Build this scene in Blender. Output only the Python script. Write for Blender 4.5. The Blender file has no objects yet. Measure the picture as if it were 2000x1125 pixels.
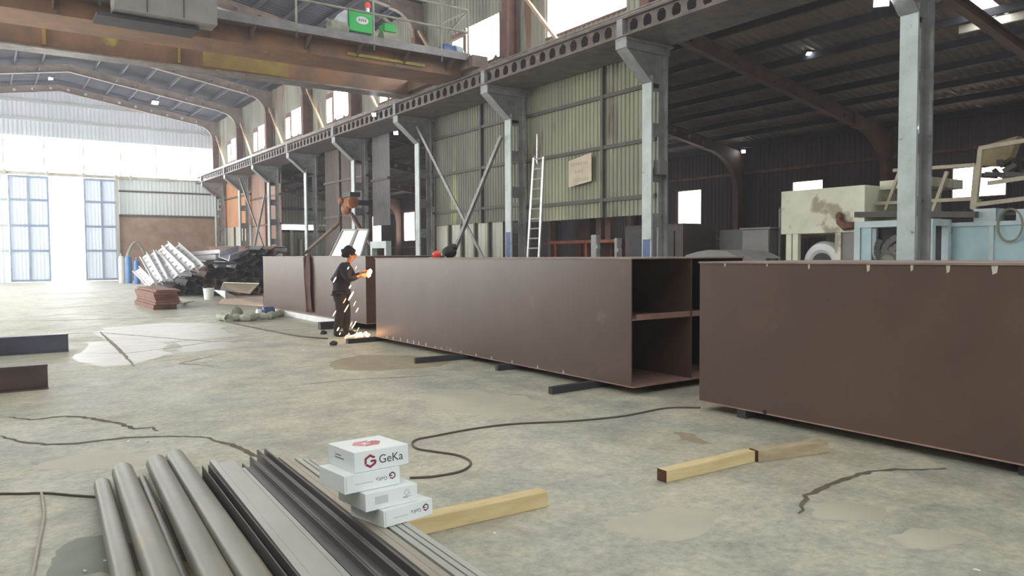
import bpy, bmesh, math, random
from mathutils import Vector, Matrix
random.seed(7)
R = math.radians
scene = bpy.context.scene
COL = scene.collection
V = Vector

# ------------------------------------------------------------------ camera
F_PX, CAM_H = 1468.0, 1.58
yaw, pit, rol = R(35.155), R(2.507), R(-0.317)
FW = V((math.sin(yaw)*math.cos(pit), math.cos(yaw)*math.cos(pit), -math.sin(pit)))
RT0 = V((math.cos(yaw), -math.sin(yaw), 0)); UP0 = RT0.cross(FW)
RT = RT0*math.cos(rol) + UP0*math.sin(rol); UP = UP0*math.cos(rol) - RT0*math.sin(rol)
EYE = V((0, 0, CAM_H))
cd = bpy.data.cameras.new('camera'); cam = bpy.data.objects.new('camera', cd); COL.objects.link(cam)
cd.sensor_width = 36; cd.lens = 36*F_PX/2000; cd.clip_end = 500
m = Matrix((RT, UP, -FW)).transposed().to_4x4(); m.translation = EYE
cam.matrix_world = m
scene.camera = cam

def ray(x, y): return FW + RT*((x-1000)/F_PX) + UP*((562.5-y)/F_PX)
def onz(x, y, z=0.0):
    d = ray(x, y); return EYE + d*((z-CAM_H)/d.z)
def onx(x, y, X):
    d = ray(x, y); return EYE + d*(X/d.x)
def ony(x, y, Y):
    d = ray(x, y); return EYE + d*(Y/d.y)

# ------------------------------------------------------------------ materials
def s2l(c):
    c = c/255.0
    return c/12.92 if c <= 0.04045 else ((c+0.055)/1.055)**2.4
def rgb(r, g, b): return (s2l(r), s2l(g), s2l(b), 1)
MATS = {}
def mat(name, col, col2=None, scale=3.0, rough=0.6, metal=0.0, stretch=(1, 1, 1), bump=0.0, detail=6, lo=0.35, hi=0.65, spots=None, spot_scale=8.0, spot_lo=0.62, spec=0.5):
    """two-tone noise material: col where the noise is low, col2 where high; optional third colour in spots"""
    if name in MATS: return MATS[name]
    mt = bpy.data.materials.new(name); mt.use_nodes = True
    nt = mt.node_tree; n = nt.nodes; l = nt.links
    b = n['Principled BSDF']; b.inputs['Roughness'].default_value = rough; b.inputs['Metallic'].default_value = metal
    b.inputs['Specular IOR Level'].default_value = spec
    tc = n.new('ShaderNodeTexCoord'); mp = n.new('ShaderNodeMapping'); mp.inputs['Scale'].default_value = stretch
    l.new(tc.outputs['Object'], mp.inputs['Vector'])
    nz = n.new('ShaderNodeTexNoise'); nz.inputs['Scale'].default_value = scale; nz.inputs['Detail'].default_value = detail
    nz.inputs['Roughness'].default_value = 0.62
    l.new(mp.outputs[0], nz.inputs['Vector'])
    cr = n.new('ShaderNodeValToRGB'); cr.color_ramp.elements[0].position = lo; cr.color_ramp.elements[1].position = hi
    cr.color_ramp.elements[0].color = rgb(*col); cr.color_ramp.elements[1].color = rgb(*(col2 or col))
    l.new(nz.outputs['Fac'], cr.inputs['Fac'])
    out = cr.outputs['Color']
    if spots:
        n2 = n.new('ShaderNodeTexNoise'); n2.inputs['Scale'].default_value = spot_scale; n2.inputs['Detail'].default_value = 4
        l.new(mp.outputs[0], n2.inputs['Vector'])
        c2 = n.new('ShaderNodeValToRGB'); c2.color_ramp.elements[0].position = spot_lo; c2.color_ramp.elements[1].position = spot_lo+0.08
        l.new(n2.outputs['Fac'], c2.inputs['Fac'])
        mx = n.new('ShaderNodeMix'); mx.data_type = 'RGBA'
        l.new(c2.outputs['Color'], mx.inputs[0]); l.new(out, mx.inputs[6]); mx.inputs[7].default_value = rgb(*spots)
        out = mx.outputs[2]
    l.new(out, b.inputs['Base Color'])
    if bump:
        bp = n.new('ShaderNodeBump'); bp.inputs['Strength'].default_value = bump; bp.inputs['Distance'].default_value = 0.02
        l.new(nz.outputs['Fac'], bp.inputs['Height']); l.new(bp.outputs[0], b.inputs['Normal'])
    MATS[name] = mt
    return mt
def emit(name, col, strength):
    if name in MATS: return MATS[name]
    mt = bpy.data.materials.new(name); mt.use_nodes = True; nt = mt.node_tree
    nt.nodes.remove(nt.nodes['Principled BSDF'])
    e = nt.nodes.new('ShaderNodeEmission'); e.inputs[0].default_value = (*col, 1); e.inputs[1].default_value = strength
    nt.links.new(e.outputs[0], nt.nodes['Material Output'].inputs[0])
    MATS[name] = mt
    return mt

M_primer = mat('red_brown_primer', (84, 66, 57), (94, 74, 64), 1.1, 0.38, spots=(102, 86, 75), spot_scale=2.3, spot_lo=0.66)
M_lit_primer = mat('pinkish_primer_edge', (168, 134, 122), (146, 114, 102), 3, 0.5)  # lighter primer copy; light on bottom plate and stiffeners put into colour
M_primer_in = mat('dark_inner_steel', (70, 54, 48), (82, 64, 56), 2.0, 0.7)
M_edge = mat('bare_plate_edge', (170, 160, 150), (140, 120, 108), 6, 0.45, 0.3)
M_chalk = mat('weld_spatter_white', (190, 190, 174), None, 3, 0.8)
M_grey = mat('grey_column_paint', (150, 152, 152), (118, 118, 120), 2.5, 0.55, spots=(80, 76, 74), spot_scale=5, spot_lo=0.68)
M_pale = mat('pale_flange_paint', (184, 195, 193), (164, 176, 174), 3, 0.5, spots=(110, 108, 104), spot_scale=6, spot_lo=0.69)
M_girder = mat('dusty_girder_steel', (108, 98, 92), (80, 72, 70), 2.2, 0.6, spots=(130, 104, 84), spot_scale=3, spot_lo=0.62)
M_rail = mat('worn_rail_steel', (150, 142, 135), (110, 104, 100), 4, 0.4, 0.5)
M_brown = mat('brown_column_steel', (116, 78, 62), (84, 60, 54), 2.2, 0.6)
M_dark = mat('dark_steel', (58, 56, 60), (42, 40, 44), 3, 0.6)
M_rafter = mat('dusty_rafter', (138, 122, 112), (104, 94, 92), 2, 0.7)
M_aislefr = mat('brown_aisle_frame', (118, 88, 72), (92, 72, 64), 2, 0.65)
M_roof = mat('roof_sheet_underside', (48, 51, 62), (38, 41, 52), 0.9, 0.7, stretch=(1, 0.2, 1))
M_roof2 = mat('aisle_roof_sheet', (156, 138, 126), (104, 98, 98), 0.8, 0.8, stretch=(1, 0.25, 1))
M_purlin = mat('purlin_steel', (54, 54, 66), (44, 44, 54), 3, 0.7)
M_gable = mat('pale_gable_sheet', (206, 210, 212), (190, 196, 200), 0.7, 0.6, stretch=(1, 1, 0.2))
M_green = mat('green_grey_sheeting', (146, 148, 122), (120, 122, 106), 0.9, 0.6, stretch=(1, 1, 0.25), spots=(104, 94, 80), spot_scale=1.4, spot_lo=0.58)
M_clere = mat('clerestory_sheeting', (150, 152, 136), (120, 118, 108), 0.8, 0.7, stretch=(1, 1, 0.2), spots=(126, 96, 76), spot_scale=1.2, spot_lo=0.6)
M_white_sh = mat('dirty_white_sheeting', (200, 200, 186), (168, 166, 152), 1.2, 0.6, stretch=(1, 1, 0.2))
M_outer = mat('dark_outer_sheeting', (84, 72, 74), (66, 60, 66), 0.8, 0.75, stretch=(1, 1, 0.2))
M_orange_wall = mat('rusty_orange_sheeting', (206, 150, 108), (176, 130, 104), 0.6, 0.7, stretch=(1, 1, 0.4))
M_brownsh = mat('brown_partition_sheeting', (110, 98, 90), (88, 78, 74), 0.8, 0.7, stretch=(1, 1, 0.2))
M_brick = mat('brown_plastered_brick', (168, 142, 124), (146, 120, 104), 1.4, 0.9)
M_girt = mat('girt_steel', (92, 86, 80), (74, 70, 68), 3, 0.7)
M_timber = mat('pale_sawn_timber', (212, 194, 148), (194, 172, 126), 2.5, 0.8, stretch=(1, 6, 6), spots=(150, 116, 72), spot_scale=5, spot_lo=0.66)
M_timber2 = mat('weathered_timber', (178, 164, 132), (152, 138, 112), 2.5, 0.85, stretch=(1, 6, 6))
M_tend = mat('dark_timber_end', (98, 62, 44), (80, 50, 38), 8, 0.9)
M_pipe = mat('mill_scale_pipe', (136, 136, 122), (114, 114, 102), 1.6, 0.42, 0.12, stretch=(1, .4, 1), spots=(138, 126, 106), spot_scale=4, spot_lo=0.6)
M_steel = mat('bare_grey_steel', (182, 184, 176), (158, 160, 154), 1.6, 0.36, 0.2, stretch=(1, .3, 1))
M_steel2 = mat('beige_dusty_steel', (168, 161, 146), (144, 138, 126), 1.6, 0.4, 0.15, stretch=(1, .3, 1))
M_chan = mat('dark_rolled_steel', (98, 95, 94), (78, 76, 77), 1.8, 0.45, 0.2, stretch=(1, .3, 1))
M_bore = mat('pipe_bore', (40, 38, 36), None, 3, 0.8)
M_carton = mat('white_carton', (232, 238, 238), (222, 230, 230), 3, 0.55)
M_print = mat('grey_print', (120, 124, 128), None, 3, 0.6)
M_pdark = mat('dark_print', (62, 62, 68), None, 3, 0.6)
M_pred = mat('maroon_print', (140, 44, 66), None, 3, 0.6)
M_ppink = mat('faded_pink_print', (208, 150, 152), None, 3, 0.6)
M_ppale = mat('pale_print', (198, 204, 204), None, 3, 0.6)
M_rust = mat('rust_brown_steel', (124, 82, 64), (92, 64, 54), 3, 0.7)
M_crane = mat('orange_brown_crane_paint', (138, 98, 66), (102, 80, 64), 1.3, 0.6, stretch=(1, 1, 1), spots=(150, 138, 60), spot_scale=1.1, spot_lo=0.66)
M_crane2 = mat('brown_crane_paint', (108, 84, 68), (86, 72, 64), 1.3, 0.6)
M_deck = mat('grey_crane_deck', (124, 124, 128), (98, 96, 98), 2, 0.6)
M_yellow = mat('faded_yellow_paint', (172, 160, 60), (140, 130, 60), 2, 0.6)
M_mach_g = mat('machine_green', (42, 178, 84), (32, 160, 74), 2, 0.45)
M_mach_d = mat('dark_green_base', (40, 70, 58), (34, 54, 50), 2, 0.6)
M_motor = mat('motor_grey', (142, 146, 128), (112, 114, 102), 3, 0.55)
M_blue = mat('motor_blue', (68, 92, 140), (52, 72, 116), 3, 0.5)
M_red = mat('signal_red', (226, 70, 50), None, 3, 0.4)
M_cream = mat('stained_cream_paint', (228, 230, 208), (206, 206, 182), 1.4, 0.5, spots=(158, 150, 128), spot_scale=1.6, spot_lo=0.56)
M_cab = mat('grey_cabinet_paint', (132, 130, 128), (118, 116, 114), 2, 0.5)
M_cab2 = mat('dark_grey_cabinet', (104, 104, 98), (88, 88, 84), 2, 0.6)
M_bluec = mat('pale_blue_paint', (176, 204, 210), (160, 188, 194), 1.5, 0.5)
M_bluew = mat('white_blue_frame', (200, 216, 220), (176, 194, 198), 2, 0.5)
M_white = mat('white_paint', (232, 234, 236), (214, 216, 218), 3, 0.5)
M_alu = mat('aluminium', (206, 208, 208), (178, 180, 182), 4, 0.35, 0.6)
M_black = mat('black_rubber', (30, 30, 32), (22, 22, 24), 4, 0.7)
M_cable = mat('grey_brown_cable', (88, 82, 72), (74, 68, 60), 4, 0.6)
M_rod = mat('pale_cable', (170, 166, 152), (150, 146, 134), 4, 0.6)
M_sign = mat('cream_sign_board', (206, 196, 172), (192, 180, 156), 2, 0.7)
M_signt = mat('faded_sign_print', (178, 166, 142), None, 3, 0.7)
M_gas = mat('gas_blue', (70, 130, 190), (60, 112, 170), 3, 0.4)
M_tarp = mat('pale_green_lagging', (178, 182, 166), (140, 146, 132), 6, 0.8, bump=0.6)
M_card = mat('pinkish_board', (222, 202, 188), (206, 186, 174), 2, 0.8)
M_sheet = mat('pale_sheet_metal', (214, 212, 198), (190, 188, 176), 2, 0.5)
M_jacket = mat('dark_work_jacket', (44, 42, 54), (34, 32, 42), 9, 0.9)
M_trouser = mat('dark_work_trousers', (52, 44, 46), (40, 34, 36), 9, 0.9)
M_skin = mat('skin', (186, 138, 112), (174, 126, 100), 6, 0.55)
M_glove = mat('tan_work_glove', (178, 128, 84), (160, 110, 70), 9, 0.9)
M_hair = mat('black_hair', (24, 22, 24), (16, 15, 17), 9, 0.8)
M_jute = mat('dark_brown_cloth', (104, 76, 72), (84, 62, 60), 3, 0.9)

E_day = emit('daylight_pane', (1.0, 0.985, 0.96), 16.0)
E_strip = emit('daylight_strip', (0.97, 0.985, 1.0), 13.0)
E_side = emit('daylight_side_pane', (1.0, 0.95, 0.9), 7.0)
E_left = emit('daylight_left_pane', (1.0, 0.99, 0.97), 14.5)  # unseen left windows, added to brighten boxes and columns
E_sky = emit('skylight_sheet', (1.0, 0.99, 0.95), 4.7)  # overhead light, added out of view
E_lamp = emit('lamp_glow', (0.86, 0.94, 1.0), 40.0)
E_spark = emit('hot_spark', (1.0, 0.42, 0.14), 9.0)
E_spark2 = emit('white_hot_spark', (1.0, 0.72, 0.45), 22.0)

# ------------------------------------------------------------------ mesh builder
ORG = {}
def world_org(o):
    return ORG.get(o.name, V((0, 0, 0))) if o else V((0, 0, 0))
class MB:
    def __init__(s): s.v = []; s.f = []; s.mi = []; s.cur = 0
    def add(s, vs, fs):
        k = len(s.v); s.v += [V(p) for p in vs]
        for f in fs: s.f.append([k+i for i in f]); s.mi.append(s.cur)
        return s
    def m(s, i): s.cur = i; return s
    def box(s, a, b):
        x0, y0, z0 = a; x1, y1, z1 = b
        x0, x1 = min(x0, x1), max(x0, x1); y0, y1 = min(y0, y1), max(y0, y1); z0, z1 = min(z0, z1), max(z0, z1)
        return s.add([(x0,y0,z0),(x1,y0,z0),(x1,y1,z0),(x0,y1,z0),(x0,y0,z1),(x1,y0,z1),(x1,y1,z1),(x0,y1,z1)],
                     [(0,3,2,1),(4,5,6,7),(0,1,5,4),(1,2,6,5),(2,3,7,6),(3,0,4,7)])
    def bar(s, p, q, w, h, up=(0, 0, 1)):
        """rectangular bar from p to q; w across, h along up"""
        p, q = V(p), V(q); d = (q-p).normalized(); up = V(up)
        sx = d.cross(up)
        if sx.length < 1e-4: sx = d.cross(V((1, 0, 0)))
        sx.normalize(); u = sx.cross(d).normalized()
        a, b = sx*(w/2), u*(h/2)
        return s.add([p-a-b, p+a-b, p+a+b, p-a+b, q-a-b, q+a-b, q+a+b, q-a+b],
                     [(0,1,2,3),(7,6,5,4),(0,4,5,1),(1,5,6,2),(2,6,7,3),(3,7,4,0)])
    def prism(s, poly, axis, a, b):
        """poly: 2D points; axis 'x','y','z' extruded from a to b"""
        n = len(poly)
        def P(u, v, t): return {'x': (t, u, v), 'y': (u, t, v), 'z': (u, v, t)}[axis]
        vs = [P(u, v, a) for u, v in poly]+[P(u, v, b) for u, v in poly]
        fs = [tuple(range(n))[::-1], tuple(range(n, 2*n))]+[(i, (i+1) % n, n+(i+1) % n, n+i) for i in range(n)]
        return s.add(vs, fs)
    def extrude(s, poly, p, q, up=(0, 0, 1)):
        """section poly (across, up) swept from p to q"""
        p, q = V(p), V(q); d = (q-p).normalized(); sx = d.cross(V(up)).normalized(); u = sx.cross(d)
        n = len(poly)
        vs = [p+sx*a+u*b for a, b in poly]+[q+sx*a+u*b for a, b in poly]
        fs = [tuple(range(n)), tuple(range(n, 2*n))[::-1]]+[(i, n+i, n+(i+1) % n, (i+1) % n) for i in range(n)]
        return s.add(vs, fs)
    def tube(s, pts, r, n=10, caps=True):
        pts = [V(p) for p in pts]; k = len(s.v); prev = None; rr = r if isinstance(r, (list, tuple)) else [r]*len(pts)
        for i, p in enumerate(pts):
            d = (pts[min(i+1, len(pts)-1)]-pts[max(i-1, 0)]).normalized()
            if prev is None:
                a = d.cross(V((0, 0, 1)))
                if a.length < 1e-3: a = d.cross(V((1, 0, 0)))
                a.normalize()
            else:
                a = (prev-d*prev.dot(d)).normalized()
            prev = a; b = d.cross(a)
            for j in range(n):
                t = 2*math.pi*j/n; s.v.append(p+(a*math.cos(t)+b*math.sin(t))*rr[i])
        for i in range(len(pts)-1):
            for j in range(n):
                s.f.append([k+i*n+j, k+i*n+(j+1) % n, k+(i+1)*n+(j+1) % n, k+(i+1)*n+j]); s.mi.append(s.cur)
        if caps:
            s.f.append([k+j for j in range(n)][::-1]); s.mi.append(s.cur)
            e = k+(len(pts)-1)*n; s.f.append([e+j for j in range(n)]); s.mi.append(s.cur)
        return s
    def hollow(s, p, q, r, t, n=24):
        """pipe with a real bore"""
        p, q = V(p), V(q); d = (q-p).normalized(); a = d.cross(V((0, 0, 1))).normalized(); b = a.cross(d); k = len(s.v)
        for c in (p, q):
            for rr in (r, r-t):
                for j in range(n):
                    w = 2*math.pi*j/n; s.v.append(c+(a*math.cos(w)+b*math.sin(w))*rr)
        for j in range(n):
            j2 = (j+1) % n
            for f, mi in (((j, j2, 2*n+j2, 2*n+j), 0), ((n+j2, n+j, 3*n+j, 3*n+j2), 1), ((j2, j, n+j, n+j2), 0), ((2*n+j, 2*n+j2, 3*n+j2, 3*n+j), 0)):
                s.f.append([k+i for i in f]); s.mi.append(mi)
        return s
    def lathe(s, prof, c, n=20, axis='z'):
        c = V(c); k = len(s.v)
        for r, h in prof:
            for j in range(n):
                t = 2*math.pi*j/n; x, y = r*math.cos(t), r*math.sin(t)
                s.v.append(c+{'z': V((x, y, h)), 'x': V((h, x, y)), 'y': V((x, h, y))}[axis])
        for i in range(len(prof)-1):
            for j in range(n):
                s.f.append([k+i*n+j, k+i*n+(j+1) % n, k+(i+1)*n+(j+1) % n, k+(i+1)*n+j]); s.mi.append(s.cur)
        s.f.append([k+j for j in range(n)][::-1]); s.mi.append(s.cur)
        e = k+(len(prof)-1)*n; s.f.append([e+j for j in range(n)]); s.mi.append(s.cur)
        return s
    def blob(s, c, rx, ry, rz, nu=14, nv=8, jit=0.0):
        prof = []; k = len(s.v); c = V(c)
        for i in range(nv+1):
            a = -math.pi/2+math.pi*i/nv
            for j in range(nu):
                t = 2*math.pi*j/nu; g = 1+random.uniform(-jit, jit)
                s.v.append(c+V((rx*math.cos(a)*math.cos(t)*g, ry*math.cos(a)*math.sin(t)*g, rz*math.sin(a)*g)))
        for i in range(nv):
            for j in range(nu):
                s.f.append([k+i*nu+j, k+i*nu+(j+1) % nu, k+(i+1)*nu+(j+1) % nu, k+(i+1)*nu+j]); s.mi.append(s.cur)
        return s
    def corr(s, origin, du, dv, L, H, pitch=0.2, depth=0.035, nrm=None):
        """trapezoidal corrugated sheet: ribs run along dv, spread along du"""
        o, du, dv = V(origin), V(du).normalized(), V(dv).normalized()
        nr = V(nrm) if nrm else du.cross(dv); nr.normalize()
        us = []; x = 0.0
        while x < L-1e-6:
            for a, h in ((0, 0), (0.3, 0), (0.5, depth), (0.8, depth)):
                if x+a*pitch < L: us.append((x+a*pitch, h))
            x += pitch
        us.append((L, 0))
        k = len(s.v)
        for u, h in us:
            s.v.append(o+du*u+nr*h); s.v.append(o+du*u+nr*h+dv*H)
        for i in range(len(us)-1):
            s.f.append([k+2*i, k+2*i+2, k+2*i+3, k+2*i+1]); s.mi.append(s.cur)
        return s
    def castellated(s, p, q, depth, width, pitch, hole=0.33, tw=0.02, tf=0.03, up=(0, 0, 1), hole_w=None):
        """I beam whose web is pierced by a row of octagonal holes. p, q: centre line of the web"""
        p, q = V(p), V(q); L = (q-p).length; d = (q-p).normalized(); sx = d.cross(V(up)).normalized(); u = sx.cross(d)
        for sg in (-1, 1):
            c = u*(sg*(depth/2-tf/2)); s.bar(p+c, q+c, width, tf, up)
        n = max(1, int(L/pitch)); pt = L/n; hz = depth/2-tf; hr = hole*depth; hw = min(hole_w or hr, pt*0.42)
        def web(a0, quad): pass
        k0 = len(s.v)
        for i in range(n):
            c = p+d*(pt*(i+0.5))
            ring_in = [(hw*math.cos(R(45*j+22.5))/math.cos(R(22.5)), hr*math.sin(R(45*j+22.5))/math.cos(R(22.5))) for j in range(8)]
            X, Z = pt/2, hz
            ring_out = [(X, Z*0.4), (X*0.4, Z), (-X*0.4, Z), (-X, Z*0.4), (-X, -Z*0.4), (-X*0.4, -Z), (X*0.4, -Z), (X, -Z*0.4)]
            corners = [(X, Z), (-X, Z), (-X, -Z), (X, -Z)]
            k = len(s.v)
            for off in (-tw/2, tw/2):
                for (a, b) in ring_in+ring_out+corners: s.v.append(c+d*a+u*b+sx*off)
            N = 20
            for j in range(8):
                j2 = (j+1) % 8
                s.f.append([k+j, k+j2, k+8+j2, k+8+j][::-1]); s.mi.append(s.cur)
                s.f.append([k+N+j, k+N+j2, k+N+8+j2, k+N+8+j]); s.mi.append(s.cur)
                s.f.append([k+j, k+j2, k+N+j2, k+N+j]); s.mi.append(s.cur)
            for ci, (j, j2) in enumerate(((0, 1), (2, 3), (4, 5), (6, 7))):
                s.f.append([k+8+j, k+16+ci, k+8+j2]); s.mi.append(s.cur)
                s.f.append([k+N+8+j, k+N+8+j2, k+N+16+ci]); s.mi.append(s.cur)
        return s
    def build(s, name, mats, parent=None, smooth=False, bevel=0.0, sharp=35):
        me = bpy.data.meshes.new(name); o0 = world_org(parent)
        me.from_pydata([p-o0 for p in s.v], [], s.f)
        for mt in (mats if isinstance(mats, (list, tuple)) else [mats]): me.materials.append(mt)
        me.polygons.foreach_set('material_index', s.mi)
        bm = bmesh.new(); bm.from_mesh(me); bmesh.ops.recalc_face_normals(bm, faces=bm.faces); bm.to_mesh(me); bm.free()
        if smooth:
            me.polygons.foreach_set('use_smooth', [True]*len(me.polygons))
            try: me.set_sharp_from_angle(angle=R(sharp))
            except Exception: pass
        me.update()
        o = bpy.data.objects.new(name, me); COL.objects.link(o)
        if parent: o.parent = parent; ORG[o.name] = o0
        if bevel:
            b = o.modifiers.new('bevel', 'BEVEL'); b.width = bevel; b.segments = 2; b.limit_method = 'ANGLE'
        return o

def tag(o, label, cat, group=None):
    o['label'] = label; o['category'] = cat
    if group: o['group'] = group
    return o
def thing(name, loc, label, cat, group=None):
    o = bpy.data.objects.new(name, None); COL.objects.link(o); o.location = loc; o.empty_display_size = 0.2
    ORG[o.name] = V(loc); return tag(o, label, cat, group)
def struct(o): o['kind'] = 'structure'; return o
def stuff(o, label, cat): o['kind'] = 'stuff'; o['label'] = label; o['category'] = cat; return o
def text(name, body, size, loc, xdir, ydir, mt, parent, align='LEFT'):
    """lettering lying in the plane spanned by xdir (reading direction) and ydir (letter height)"""
    cu = bpy.data.curves.new(name, 'FONT'); cu.body = body; cu.size = size; cu.extrude = 0.0004; cu.align_x = align; cu.align_y = 'CENTER'
    cu.materials.append(mt)
    tmp = bpy.data.objects.new(name, cu); COL.objects.link(tmp)
    me = bpy.data.meshes.new_from_object(tmp.evaluated_get(bpy.context.evaluated_depsgraph_get())); bpy.data.objects.remove(tmp)
    o = bpy.data.objects.new(name, me); COL.objects.link(o); o.parent = parent
    x = V(xdir).normalized(); y = V(ydir).normalized(); z = x.cross(y)
    mm = Matrix((x, y, z)).transposed().to_4x4(); mm.translation = V(loc)-world_org(parent)
    o.matrix_local = mm
    return o
#--PART2--
# ================================================================== THE BUILDING
YK = [13.36+6*k for k in range(-4, 8)]          # column rows
Y0, Y1 = -9.0, 57.0
AX, EX, LX = 4.3, 13.95, -5.35                  # ridge, right eave, left eave
def roof_z(x): return 12.68-0.165*abs(x-AX)      # underside of the main roof sheet
def aisle_z(x): return 7.75-0.168*(x-13.9)       # underside of the aisle roof sheet

def translucent(name, col, frac):  # translucence added so gable and door sheets look washed with light
    mt = mat(name, col, tuple(int(c*0.94) for c in col), 0.7, 0.6, stretch=(1, 1, 0.2))
    nt = mt.node_tree; b = nt.nodes['Principled BSDF']; o = nt.nodes['Material Output']
    t = nt.nodes.new('ShaderNodeBsdfTranslucent'); t.inputs[0].default_value = rgb(*col)
    mx = nt.nodes.new('ShaderNodeMixShader'); mx.inputs[0].default_value = frac
    nt.links.new(b.outputs[0], mx.inputs[1]); nt.links.new(t.outputs[0], mx.inputs[2]); nt.links.new(mx.outputs[0], o.inputs[0])
    return mt
M_gable = translucent('translucent_gable_sheet', (176, 180, 186), 0.072)
M_leaf = translucent('translucent_door_sheet', (200, 208, 218), 0.105)
M_gable2 = translucent('translucent_lower_sheet', (190, 196, 196), 0.075)

# ---- floor --------------------------------------------------------
def floor_material():
    mt = bpy.data.materials.new('worn_concrete'); mt.use_nodes = True; nt = mt.node_tree; n = nt.nodes; l = nt.links
    b = n['Principled BSDF']; tc = n.new('ShaderNodeTexCoord')
    def noise(s, d=8, r=0.6, dist=0.0):
        z = n.new('ShaderNodeTexNoise'); z.inputs['Scale'].default_value = s; z.inputs['Detail'].default_value = d
        z.inputs['Roughness'].default_value = r; z.inputs['Distortion'].default_value = dist; l.new(tc.outputs['Object'], z.inputs['Vector']); return z
    def ramp(src, stops):
        c = n.new('ShaderNodeValToRGB'); e = c.color_ramp.elements
        e[0].position, e[0].color = stops[0][0], rgb(*stops[0][1]); e[1].position, e[1].color = stops[-1][0], rgb(*stops[-1][1])
        for p, col in stops[1:-1]:
            q = e.new(p); q.color = rgb(*col)
        l.new(src, c.inputs['Fac']); return c.outputs['Color']
    def mix(a, bb, f, mode='MIX'):
        mx = n.new('ShaderNodeMix'); mx.data_type = 'RGBA'; mx.blend_type = mode
        if isinstance(f, float): mx.inputs[0].default_value = f
        else: l.new(f, mx.inputs[0])
        l.new(a, mx.inputs[6]); l.new(bb, mx.inputs[7]); return mx.outputs[2]
    big = ramp(noise(0.45, 6, 0.6, 0.6).outputs['Fac'], [(0.30, (156, 156, 145)), (0.48, (168, 167, 152)), (0.66, (176, 173, 156))])
    mid = ramp(noise(2.6, 10, 0.68).outputs['Fac'], [(0.34, (154, 154, 154)), (0.5, (188, 189, 186)), (0.66, (214, 213, 206))])
    c = mix(big, mid, 0.62, 'OVERLAY')
    fine = ramp(noise(16, 8, 0.75).outputs['Fac'], [(0.36, (152, 152, 153)), (0.5, (188, 188, 188)), (0.64, (214, 214, 212))])
    c = mix(c, fine, 0.6, 'OVERLAY')
    blu = ramp(noise(1.1, 6, 0.6, 0.8).outputs['Fac'], [(0.52, (188, 188, 188)), (0.68, (160, 163, 172))])
    c = mix(c, blu, 0.7, 'OVERLAY')
    stain_f = ramp(noise(0.8, 5, 0.55, 1.2).outputs['Fac'], [(0.6, (0, 0, 0)), (0.7, (255, 255, 255))])
    st = n.new('ShaderNodeRGB'); st.outputs[0].default_value = rgb(136, 130, 118)
    mm = n.new('ShaderNodeMath'); mm.operation = 'MULTIPLY'; mm.inputs[1].default_value = 0.55; l.new(stain_f, mm.inputs[0])
    c = mix(c, st.outputs[0], mm.outputs[0])
    l.new(c, b.inputs['Base Color'])
    rr = n.new('ShaderNodeMapRange'); rr.inputs[1].default_value = 0.3; rr.inputs[2].default_value = 0.7; rr.inputs[3].default_value = 0.42; rr.inputs[4].default_value = 0.68
    l.new(noise(0.7, 5).outputs['Fac'], rr.inputs[0]); l.new(rr.outputs[0], b.inputs['Roughness'])
    bp = n.new('ShaderNodeBump'); bp.inputs['Strength'].default_value = 0.35; bp.inputs['Distance'].default_value = 0.02
    l.new(noise(7, 8, 0.7).outputs['Fac'], bp.inputs['Height']); l.new(bp.outputs[0], b.inputs['Normal'])
    return mt
M_floor = floor_material()
M_crack = mat('dirt_filled_crack', (104, 98, 80), (84, 78, 64), 6, 0.9)
M_joint = mat('slab_joint_dirt', (134, 128, 112), (116, 110, 96), 4, 0.8)
M_slab = mat('worn_pale_slab', (184, 182, 172), (162, 160, 150), 2.4, 0.4, lo=0.3, hi=0.7)
M_floor_shade = mat('dark_oil_stain', (106, 114, 100), (124, 128, 114), 3, 0.5)  # shadow beside the pipes put into a dark green floor colour
M_sand = mat('brown_dust_patch', (146, 134, 112), (154, 144, 122), 4, 0.8)
fl = MB()
fl.box((LX-0.3, Y0-3, -0.2), (26, Y1+0.4, 0.0))
def strip(pts, w, lvl=1, jag=0.25):
    P = [onz(*p) for p in pts]; Q = []
    for a, b in zip(P, P[1:]):
        nseg = max(1, int((b-a).length/0.06))
        for i in range(nseg): Q.append(a.lerp(b, i/nseg))
    Q.append(P[-1]); k = len(fl.v)
    for i, p in enumerate(Q):
        d = (Q[min(i+1, len(Q)-1)]-Q[max(i-1, 0)]).normalized(); s = V((-d.y, d.x, 0))
        t = i/(len(Q)-1); ww = w*(0.35+0.65*math.sin(math.pi*min(max(t, 0.03), 0.97)))
        o = s*random.uniform(-jag, jag)*w
        for sg in (-1, 1): fl.v.append(p+o+s*sg*ww/2*random.uniform(1-jag, 1+jag)+V((0, 0, 0.0008*lvl)))
    for i in range(len(Q)-1): fl.f.append([k+2*i, k+2*i+2, k+2*i+3, k+2*i+1]); fl.mi.append(fl.cur)
def patch(pts, lvl=1, n=5, jag=0.06):
    P = [onz(*p) for p in pts]; Q = []
    for a, b in zip(P, P[1:]+P[:1]):
        for i in range(n):
            q = a.lerp(b, i/n); q += V((random.uniform(-1, 1), random.uniform(-1, 1), 0))*jag*(b-a).length*(0 if i == 0 else 1); Q.append(q+V((0, 0, 0.0008*lvl)))
    k = len(fl.v); fl.v += Q; fl.f.append(list(range(k, k+len(Q)))); fl.mi.append(fl.cur)
fl.m(3)
patch([(195, 640), (330, 630), (420, 632), (470, 655), (330, 668), (205, 664)])
patch([(165, 668), (300, 664), (345, 690), (262, 712), (200, 716), (140, 700)])
patch([(345, 668), (470, 660), (440, 680), (360, 688)])
fl.m(5)
patch([(640, 708), (700, 694), (800, 694), (890, 702), (860, 716), (740, 724), (650, 722)])
fl.m(6)
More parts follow.
